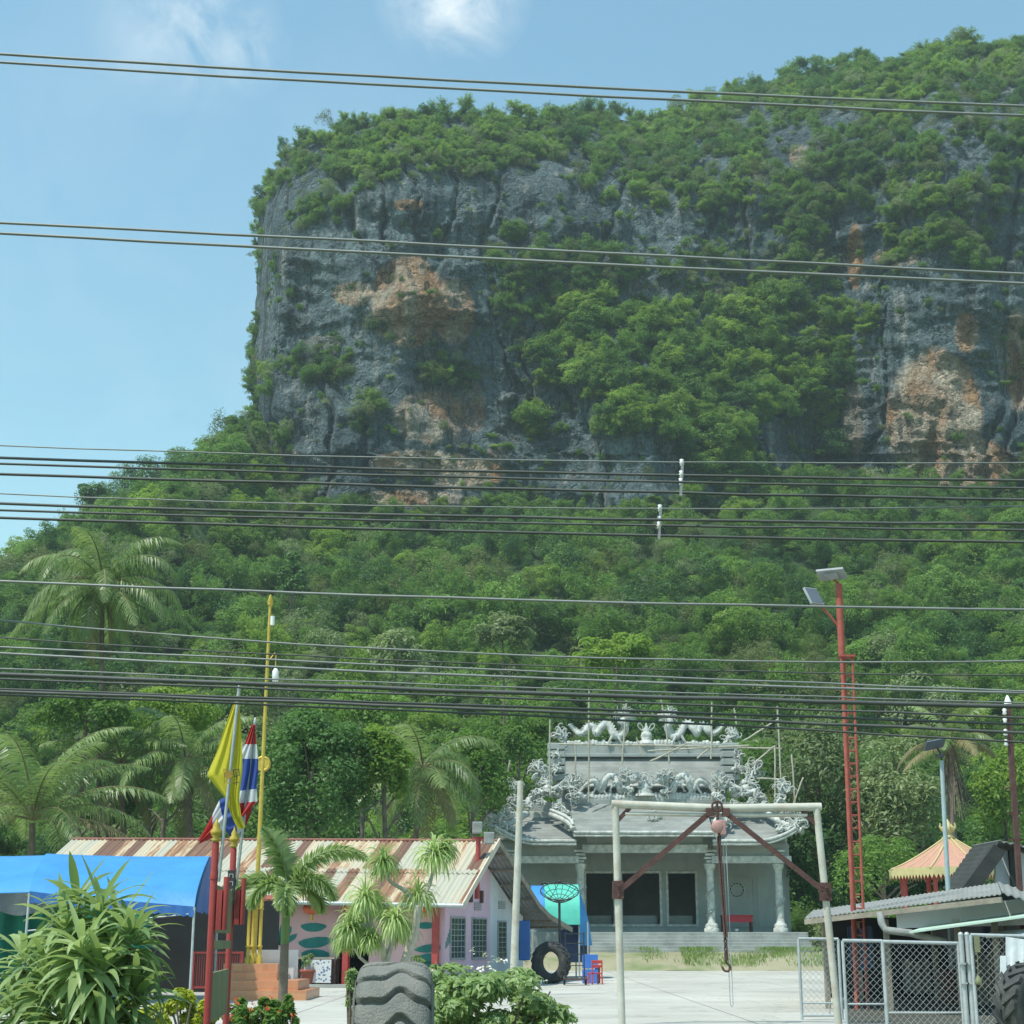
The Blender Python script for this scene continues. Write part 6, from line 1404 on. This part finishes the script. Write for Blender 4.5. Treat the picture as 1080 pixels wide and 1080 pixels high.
for a, b in (((236, 811), (243, 812)), ((236, 811), (237, 826)), ((240, 826), (246, 824))): q.bar(at(*a, 14.9), at(*b, 14.9), .006, .012, (0, 1, 0))
q.build('gilt_emblem', mat('emblem_gilt', (.42, .28, .05), .7), em)
q = MB()
for a, b in (((246, 812), (252, 811)), ((246, 812), (247, 819)), ((247, 819), (252, 818)), ((249, 812), (249.5, 828)), ((246, 826), (252, 825)), ((252, 811), (252.5, 818))): q.bar(at(*a, 14.88), at(*b, 14.88), .006, .014, (0, 1, 0))
q.build('monogram', mat('emblem_dark', (.09, .07, .05), .7), em)
cloth('flag', [(265, 765), (257, 785), (250, 800), (246, 818), (244, 835), (243, 848), (246, 862)], [(270, 763), (271, 785), (271.5, 800), (272, 815), (271.5, 832), (271, 845), (256, 861)], 17.15, .06, M['flag_stripes'], 'upper fold of a red, white and blue striped flag')
em2 = bpy.data.objects['flag.001']; del em2['category']; del em2['label']
lowr = cloth('flag', [(264, 858), (258, 872), (251, 880), (243, 882), (237, 876), (227, 882), (211, 890)], [(270, 832), (257, 836), (247, 838), (239, 840), (232, 844), (224, 858), (209, 885)], 17.3, .05, M['flag_stripes'], 'x')
del lowr['category']; del lowr['label']
fl2 = thing('striped_flag', 'red, white and blue striped flag hanging twisted behind the yellow flag', 'flag', at(262, 860, 17.2))
for o, nm in ((em2, 'upper_fold'), (lowr, 'fly_end')):
    o.location = Vector(o.location) - Vector(fl2.location); o.parent = fl2; o.name = nm
bpy.data.objects['flag'].name = 'yellow_flag'

# ------------------------------------------------------------ the big grey tyre standing tread-on
BY = 13.6; bx0, bx1 = gx(371, BY), gx(453, BY); tw = bx1 - bx0; Rt = (gz(1018, BY)) / 2 + .01
bt = thing('earthmover_tyre', 'huge grey earthmover tyre with wavy tread, standing upright as a planter edge', 'tyre', ((bx0 + bx1) / 2, BY + Rt * .75, 0), R(3))
nth, nx = 900, 48; rows_ = []
for i in range(nth + 1):
    a = 2 * math.pi * i / nth; row = []
    for j in range(nx + 1):
        s = j / nx * 2 - 1; sh_ = abs(s) ** 7
        wv = .15 * math.sin((s + .15) * 4.4) + .05 * math.sin(s * 9)
        ph_ = (a * 18 / (2 * math.pi) + wv * 1.5) % 1
        gr = 1 / (1 + math.exp(-(abs(ph_ - .5) - .375) * 150))           # 1 in the groove
        r = Rt - .10 * sh_ - .075 * gr * (1 - sh_ * .3)
        row.append(Vector((s * tw / 2 * (1 - .02 * sh_), math.cos(a) * r, Rt + math.sin(a) * r)))
    rows_.append(row)
q = MB(); q.grid(rows_); q.build('tread', M['tyre'], bt, local=True, fix=False)
q = MB()
for sg in (-1, 1): q.lathe([(Rt - .09, sg * tw * .49), (Rt - .2, sg * tw * .52), (Rt * .72, sg * tw * .53), (Rt * .58, sg * tw * .45), (Rt * .5, sg * tw * .36), (Rt * .5, sg * tw * .2)], (0, 0, Rt), 48, True, Matrix.Rotation(R(90), 3, 'Y'), cap=False)
q.build('sidewall', M['tyre'], bt, local=True)

# ------------------------------------------------------------ plants close to the road
def strap(qs, p, d, L, w, droop, n=6, fold=.25):
    """one arching strap leaf with a channelled middle"""
    p = Vector(p); d = Vector(d).normalized(); prev = None; sd0 = d.cross(Vector((0, 0, 1)))
    if sd0.length < .05: sd0 = Vector((1, 0, 0))
    sd0.normalize(); sd0 = (sd0 + Vector((rng.uniform(-.3, .3), rng.uniform(-.3, .3), rng.uniform(-.5, .5)))).normalized()
    for i in range(n + 1):
        t = i / n; wd = w * max(.02, (math.sin(math.pi * min(1, .18 + t * .82)) ** .8)); up = sd0.cross(d)
        tri = [p - sd0 * wd / 2, p - up * wd * fold * .5, p + sd0 * wd / 2]; b = len(qs.v); qs.v += [tuple(x) for x in tri]
        if prev is not None: qs.f += [(prev, prev + 1, b + 1, b), (prev + 1, prev + 2, b + 2, b + 1)]; qs.s += [True, True]
        prev = b; p = p + d * (L / n); d = (d + Vector((0, 0, -droop / n * (.5 + t)))).normalized()
dr = thing('strap_leaf_shrub', 'large bushy shrub of long glossy strap leaves in front of the blue canopy', 'shrub', (gx(95, 14), 14, 0))
heads = [(105, 968, 0, 1.0), (68, 990, .1, .95), (138, 1000, -.2, .95), (105, 1035, -.5, 1), (50, 1045, -.2, .95), (142, 1060, -.3, .9), (80, 960, .35, .8), (24, 1022, .3, .85), (125, 985, .4, .9), (65, 1085, -.5, .9), (12, 1075, 0, .9), (110, 1100, -.5, .9), (85, 1010, -.5, .9)]
for hx, hy, dy, sz in heads:
    q = MB(); Y = 14 + dy; c = at(hx, hy, Y)
    for k in range(62):
        f = (k + .5) / 62; el = lerp(1.25, -.75, f ** .55) + rng.uniform(-.15, .15); az = k * 2.399 + rng.uniform(-.3, .3)
        d = Vector((math.cos(az) * math.cos(el), math.sin(az) * math.cos(el), math.sin(el))); strap(q, c + Vector((0, 0, .12 - .3 * f)) + d * .03, d, rng.uniform(.36, .58) * sz, rng.uniform(.055, .085), rng.uniform(.9, 2.0) * (1 if el < 1 else .35), 6)
    q.build('leaf_rosette', M['strap'], dr, fix=False)
q = MB()
for hx, hy, dy, sz in heads: c = at(hx, hy, 14 + dy); q.tube([(gx(90, 14) + rng.uniform(-.15, .15), 14 + rng.uniform(-.1, .3), 0), (c.x * .7 + gx(90, 14) * .3, 14 + dy * .6, c.z * .55), tuple(c)], [.03, .025, .02], 6)
q.build('stem', M['bark'], dr)

DY = 27.0
dt = thing('tufted_tree', 'small white branched tree with hanging tufts of narrow leaves behind the grey tyre', 'tree', (gx(415, DY), DY, 0))
TF = [(404, 914, 26, 0), (458, 906, 30, .2), (385, 952, 27, -.3), (369, 985, 24, -.2), (416, 976, 27, -.4), (441, 950, 27, .2), (376, 975, 24, .4), (425, 985, 22, .3), (362, 998, 16, .2), (470, 900, 18, .4), (398, 960, 20, .5), (390, 996, 18, -.3)]
for a, b, r, dy in TF:
    q = MB(); c = at(a, b - 4, DY + dy); Lr = r * DY / 1710
    for k in range(120):
        f = (k + .5) / 120; el = lerp(1.5, -.5, f ** .8); az = k * 2.399; d = Vector((math.cos(az) * math.cos(el), math.sin(az) * math.cos(el), math.sin(el)))
        strap(q, c + d * .02, d, Lr * rng.uniform(.85, 1.35), rng.uniform(.026, .042), rng.uniform(2.6, 4.6), 7, .1)
    q.build('leaf_tuft', M['strap_pale'], dt, fix=False)
q = MB()
for P_, r in (([(411, 1120), (411, 1040), (407, 1018), (402, 998), (392, 978), (386, 960)], .075), ([(426, 1110), (423, 1040), (430, 1005), (437, 985), (440, 965), (441, 955)], .09), ([(407, 1018), (412, 1000), (416, 985)], .05), ([(393, 980), (380, 975), (372, 984)], .045), ([(441, 956), (432, 945), (425, 938), (412, 930), (405, 918)], .045), ([(441, 958), (452, 935), (458, 915)], .045), ([(402, 998), (409, 1003), (414, 992)], .035), ([(412, 1040), (392, 1020), (380, 1010), (374, 1000)], .035)):
    Pw = smooth_path([at(a, b, DY + .1 * math.sin(i)) for i, (a, b) in enumerate(P_)], 5)
    if P_[0][1] > 1100: Pw[0].z = -.05
    q.tube(Pw, [lerp(r, r * .55, i / (len(Pw) - 1)) for i in range(len(Pw))], 8)
q.build('trunk', M['bark_pale'], dt)

FY = 30.0
fx = thing('foxtail_palm', 'young foxtail palm with bushy arching fronds beside the orange tiled plinth', 'palm', (gx(301, FY), FY, 0))
cc = at(303, 933, FY); q = MB(); b_ = Vector((gx(300.5, FY), FY, 0))
q.lathe([(.13, 0), (.105, .15), (.09, .6), (.085, 1.2), (.075, cc.z * .62)], b_, 12); q.build('trunk', M['bark'], fx)
q = MB(); q.tube([b_ + Vector((0, 0, cc.z * .6)), b_.lerp(cc, .8), cc], [.078, .08, .04], 10); q.build('crownshaft', M['palm'], fx)
for (az, el, L, drp) in ((2.6, 1.42, 1.35, .9), (.05, 1.05, 1.85, 1.75), (-.45, .6, 1.3, 2.0), (-1.4, .3, 1.1, 2.3), (3.3, .55, 1.35, 1.9), (-2.5, .45, 1.05, 2.3), (1.2, .8, 1.0, 1.7), (.5, .25, 1.0, 2.0)):
    q = MB(); ra = MB(); frond(q, ra, cc + Vector((0, 0, -.05)), az, el, L, drp, .36, .3, 44, .045, ring=True, r0=.022); o = q.build('frond', M['palm'], fx, fix=False); ra.build('midrib', M['palm'], o)
q = MB(); ra = MB(); frond(q, ra, cc, -1.6, .1, 1.0, 1.6, .26, .2, 36, .04, ring=True, r0=.02); o = q.build('frond', M['strap_pale'], fx, fix=False)

def bush(name, label, cat, px, py, Y, rx, ry, m, n, L, asp, clumps=26, flower=None, nf=0, fl_=.05, low=-.9, cr=.36, group=None):
    c = at(px, py, Y); rx, ry = rx * Y / 1710, ry * Y / 1710; root = thing(name, label, cat, (c.x, Y, 0), 0, group)
    P, N = crown_pts(n, clumps, cr=cr, low=low, hollow=.45); P = P * np.array([rx, rx * .8, ry]) + np.array([0, 0, c.z]); P[:, 2] = np.maximum(P[:, 2], .03)
    V, Q = leaf_geo(P, N, nr.uniform(L * .7, L * 1.25, n), asp); link('foliage', mesh_np('foliage', V, Q), M[m], root)
    if flower:
        P2, N2 = crown_pts(nf, clumps, cr=cr, low=.0, hollow=.7); P2 = P2 * np.array([rx * 1.05, rx * .85, ry * 1.05]) + np.array([0, 0, c.z])
        k = 5; Pf = np.repeat(P2, k, 0) + nr.normal(size=(nf * k, 3)) * fl_ * .4; V, Q = leaf_geo(Pf, np.repeat(N2, k, 0) + nr.normal(size=(nf * k, 3)) * .4, np.full(nf * k, fl_), .6); [link('flower', mesh_np('flower', V[i * k * 4:(i + 1) * k * 4], Q[:k]), M[flower], root) for i in range(nf)]
    q = MB()
    for i in range(6): a = i * 1.05; q.tube([(0, 0, 0), (math.cos(a) * rx * .35, math.sin(a) * rx * .3, c.z * .6), (math.cos(a) * rx * .7, math.sin(a) * rx * .5, c.z + ry * .3)], [.03, .022, .012], 6)
    q.build('stem', M['bark'], root, local=True); return root
bush('flowering_shrub', 'broad leafy shrub with small white flowers in front of the house gable', 'shrub', 524, 1064, 21.5, 80, 58, 'shrub', 4600, .15, .36, 44, 'white_petal', 34, .055, cr=.27)
bush('flowering_shrub', 'little leafy plant with a white bloom at the red corner post of the porch', 'shrub', 460, 1035, 42, 12, 18, 'shrub', 500, .2, .4, 10, 'white_petal', 5, .07)
for i, (px, py, rx, m, fl, l) in enumerate(((128, 1075, 22, 'lime', None, 'lime yellow hedge bush half hidden by the strap leaf shrub'), (163, 1070, 24, 'lime', None, 'bright lime yellow hedge bush between the strap leaf shrub and the signboard'), (195, 1066, 22, 'lime', None, 'lime yellow hedge bush touching the red signboard post'), (218, 1076, 16, 'lime', None, 'small lime yellow hedge bush under the lower sign panel'))):
    bush('hedge_bush', l, 'bush', px, py, 26, rx, 24, m, 1300, .09, .55, 16, group='lime yellow hedge')
for px, py, rx, l in ((252, 1078, 20, 'green hedge bush dotted with red flowers right behind the signboard post'), (282, 1074, 20, 'green red flowered hedge bush at the foot of the foxtail palm'), (304, 1080, 12, 'small green hedge bush at the end of the row, close to the grey tyre')):
    bush('hedge_bush', l, 'bush', px, py, 26, rx, 27, 'leaf_mid', 1500, .1, .5, 16, 'red_petal', 24 if rx > 15 else 4, .055, group='red flowered hedge')
bush('hedge_bush', 'low green creeper plant growing against the grey tyre flank', 'bush', 372, 1040, 20, 9, 22, 'shrub', 420, .1, .5, 8)

# ------------------------------------------------------------ overhead cables along the road
def wire(pts, Y0_, Y1_, r, m, label, group, sag=0):
    x_ = np.array([p[0] for p in pts], float); y_ = np.array([p[1] for p in pts], float); cf = np.polyfit(x_, y_, 2 if len(pts) > 2 else 1); P_ = []
    dv = np.polyder(cf)
    for i in range(97):
        u = -3200 + i * 7500 / 96; uc = min(max(u, -150), 1230); P_.append(at(u, float(np.polyval(cf, uc) + np.polyval(dv, uc) * (u - uc) * .6), Y0_) + Vector((0, 0, .007 * noise.noise(Vector((u * .011, cf[-1] * .37, 0))))))
    q = MB(); q.tube(P_, r * .62, 6); return tag(centre(q.build('overhead_cable', M[m])), label, 'cable', group)
GA, GB, GC, GD = 'paired cables crossing the sky', 'twin bundles of cables across the cliff foot', 'single cable across the forest', 'low tangle of cables across the temple roof'
WIRES = [([(0, 57), (540, 88), (1080, 112)], .017, 'wire_grey', 'topmost cable of all, upper of the pair crossing the clouds', GA),
 ([(0, 66), (540, 97), (1080, 122)], .017, 'wire_grey', 'second cable from the top, lower of the pair crossing the clouds', GA),
 ([(0, 235), (540, 262), (1080, 289)], .017, 'wire_grey', 'third cable from the top, upper of the pair across the middle of the cliff', GA),
 ([(0, 246), (540, 274), (1080, 299)], .017, 'wire_grey', 'fourth cable from the top, lower of the pair across the middle of the cliff', GA),
 ([(0, 470), (540, 485), (1080, 488)], .008, 'wire_grey', 'thin bare cable at the top of the upper bundle', GB),
 ([(0, 483), (560, 498), (1080, 507)], .017, 'wire', 'thick cable just under the thin one of the upper bundle', GB),
 ([(0, 489), (560, 505), (1080, 515)], .014, 'wire', 'third cable down in the upper bundle', GB),
 ([(0, 500), (560, 516), (1080, 527)], .017, 'wire', 'lowest cable of the upper bundle', GB),
 ([(0, 521), (560, 535.5), (1080, 534)], .008, 'wire_grey', 'thin bare cable at the top of the second bundle', GB),
 ([(0, 531), (560, 546), (1080, 552)], .017, 'wire', 'thick cable just under the thin one of the second bundle', GB),
 ([(0, 538), (560, 552), (1080, 559)], .014, 'wire', 'third cable down in the second bundle', GB),
 ([(0, 546), (560, 562), (1080, 572)], .017, 'wire', 'lowest cable of the second bundle', GB),
 ([(0, 613), (560, 633), (1080, 643)], .015, 'wire_grey', 'lone cable running between the second bundle and the low tangle', GC),
 ([(0, 654), (560, 691.5), (1080, 697)], .011, 'wire_grey', 'thin cable at the top of the low tangle', GD),
 ([(0, 672.5), (560, 702), (1080, 712)], .009, 'wire', 'dark cable second from the top of the low tangle', GD),
 ([(0, 682), (560, 708), (1080, 729)], .011, 'wire_grey', 'grey cable third from the top of the low tangle', GD),
 ([(0, 689), (560, 715), (1080, 731)], .015, 'wire_grey', 'thick pale cable in the middle of the low tangle', GD),
 ([(0, 705), (560, 725.5), (1080, 741)], .009, 'wire_grey', 'thin cable just above the thick black bundle', GD),
 ([(0, 711.5), (560, 731), (1080, 745.5)], .026, 'wire', 'thickest black bundled cable of the low tangle', GD),
 ([(0, 716), (560, 737), (1080, 757)], .013, 'wire', 'black cable tight under the thickest bundle', GD),
 ([(0, 727), (560, 746), (1080, 764)], .016, 'wire', 'black cable second from the bottom pair of the tangle', GD),
 ([(0, 729.5), (560, 750), (1080, 773)], .018, 'wire', 'black cable last but one at the bottom of the tangle', GD),
 ([(0, 733), (560, 755), (1080, 783)], .013, 'wire', 'lowest black cable, sagging most towards the insulator pole', GD)]
for i, (p, r, m, l, g_) in enumerate(WIRES):
    Yw = 10.5 + (i % 3) * .25; wire(p, Yw, Yw, r, m, l, g_)
q = MB()
for y0_, y1_ in ((57, 66), (235, 246)):
    for px in (4, 24): a = at(px, y0_ + px * .05, 10.5); b = at(px + 5, y1_ + px * .05, 10.6); q.tube([a, b], .008, 5)
for i, (px, ys_, l) in enumerate(((719, (488, 500, 508, 519), 'white porcelain spacer on the upper cable bundle'), (696, (536, 548, 554, 565), 'white porcelain spacer on the second cable bundle'))):
    s_ = thing('cable_spacer', l, 'insulator', at(px, ys_[1], 10.55), 0, 'porcelain cable spacers')
    q = MB()
    for k, yy in enumerate(ys_[:3]):
        c = at(px - .5 * k, yy, 10.58); q.lathe([(.007, -.026), (.016, -.022), (.01, -.009), (.019, 0), (.01, .009), (.016, .022), (.007, .026)], c, 10)
    q.build('insulator', M['porcelain'], s_)
    q = MB(); q.bar(at(px + 1, ys_[0] - 3, 10.65), at(px - 1, ys_[3] + 4, 10.65), .018, .012, (0, 1, 0)); q.build('spacer_bar', M['grey_box'], s_)

# ------------------------------------------------------------ air
def haze(density, col):
    q = MB(); q.span(-420, 420, -30, 520, -1, 235); o = q.build('haze', None); o.data.materials.clear(); o['kind'] = 'stuff'
    m = bpy.data.materials.new('haze'); m.use_nodes = True; t = m.node_tree; t.nodes.clear()
    out = t.nodes.new('ShaderNodeOutputMaterial'); v = t.nodes.new('ShaderNodeVolumePrincipled'); v.inputs['Color'].default_value = (*col, 1); v.inputs['Density'].default_value = density; v.inputs['Anisotropy'].default_value = .2
    t.links.new(v.outputs[0], out.inputs['Volume']); o.data.materials.append(m); o['label'] = 'thin pale haze in the air'
haze(.0003, (.78, .95, .97))
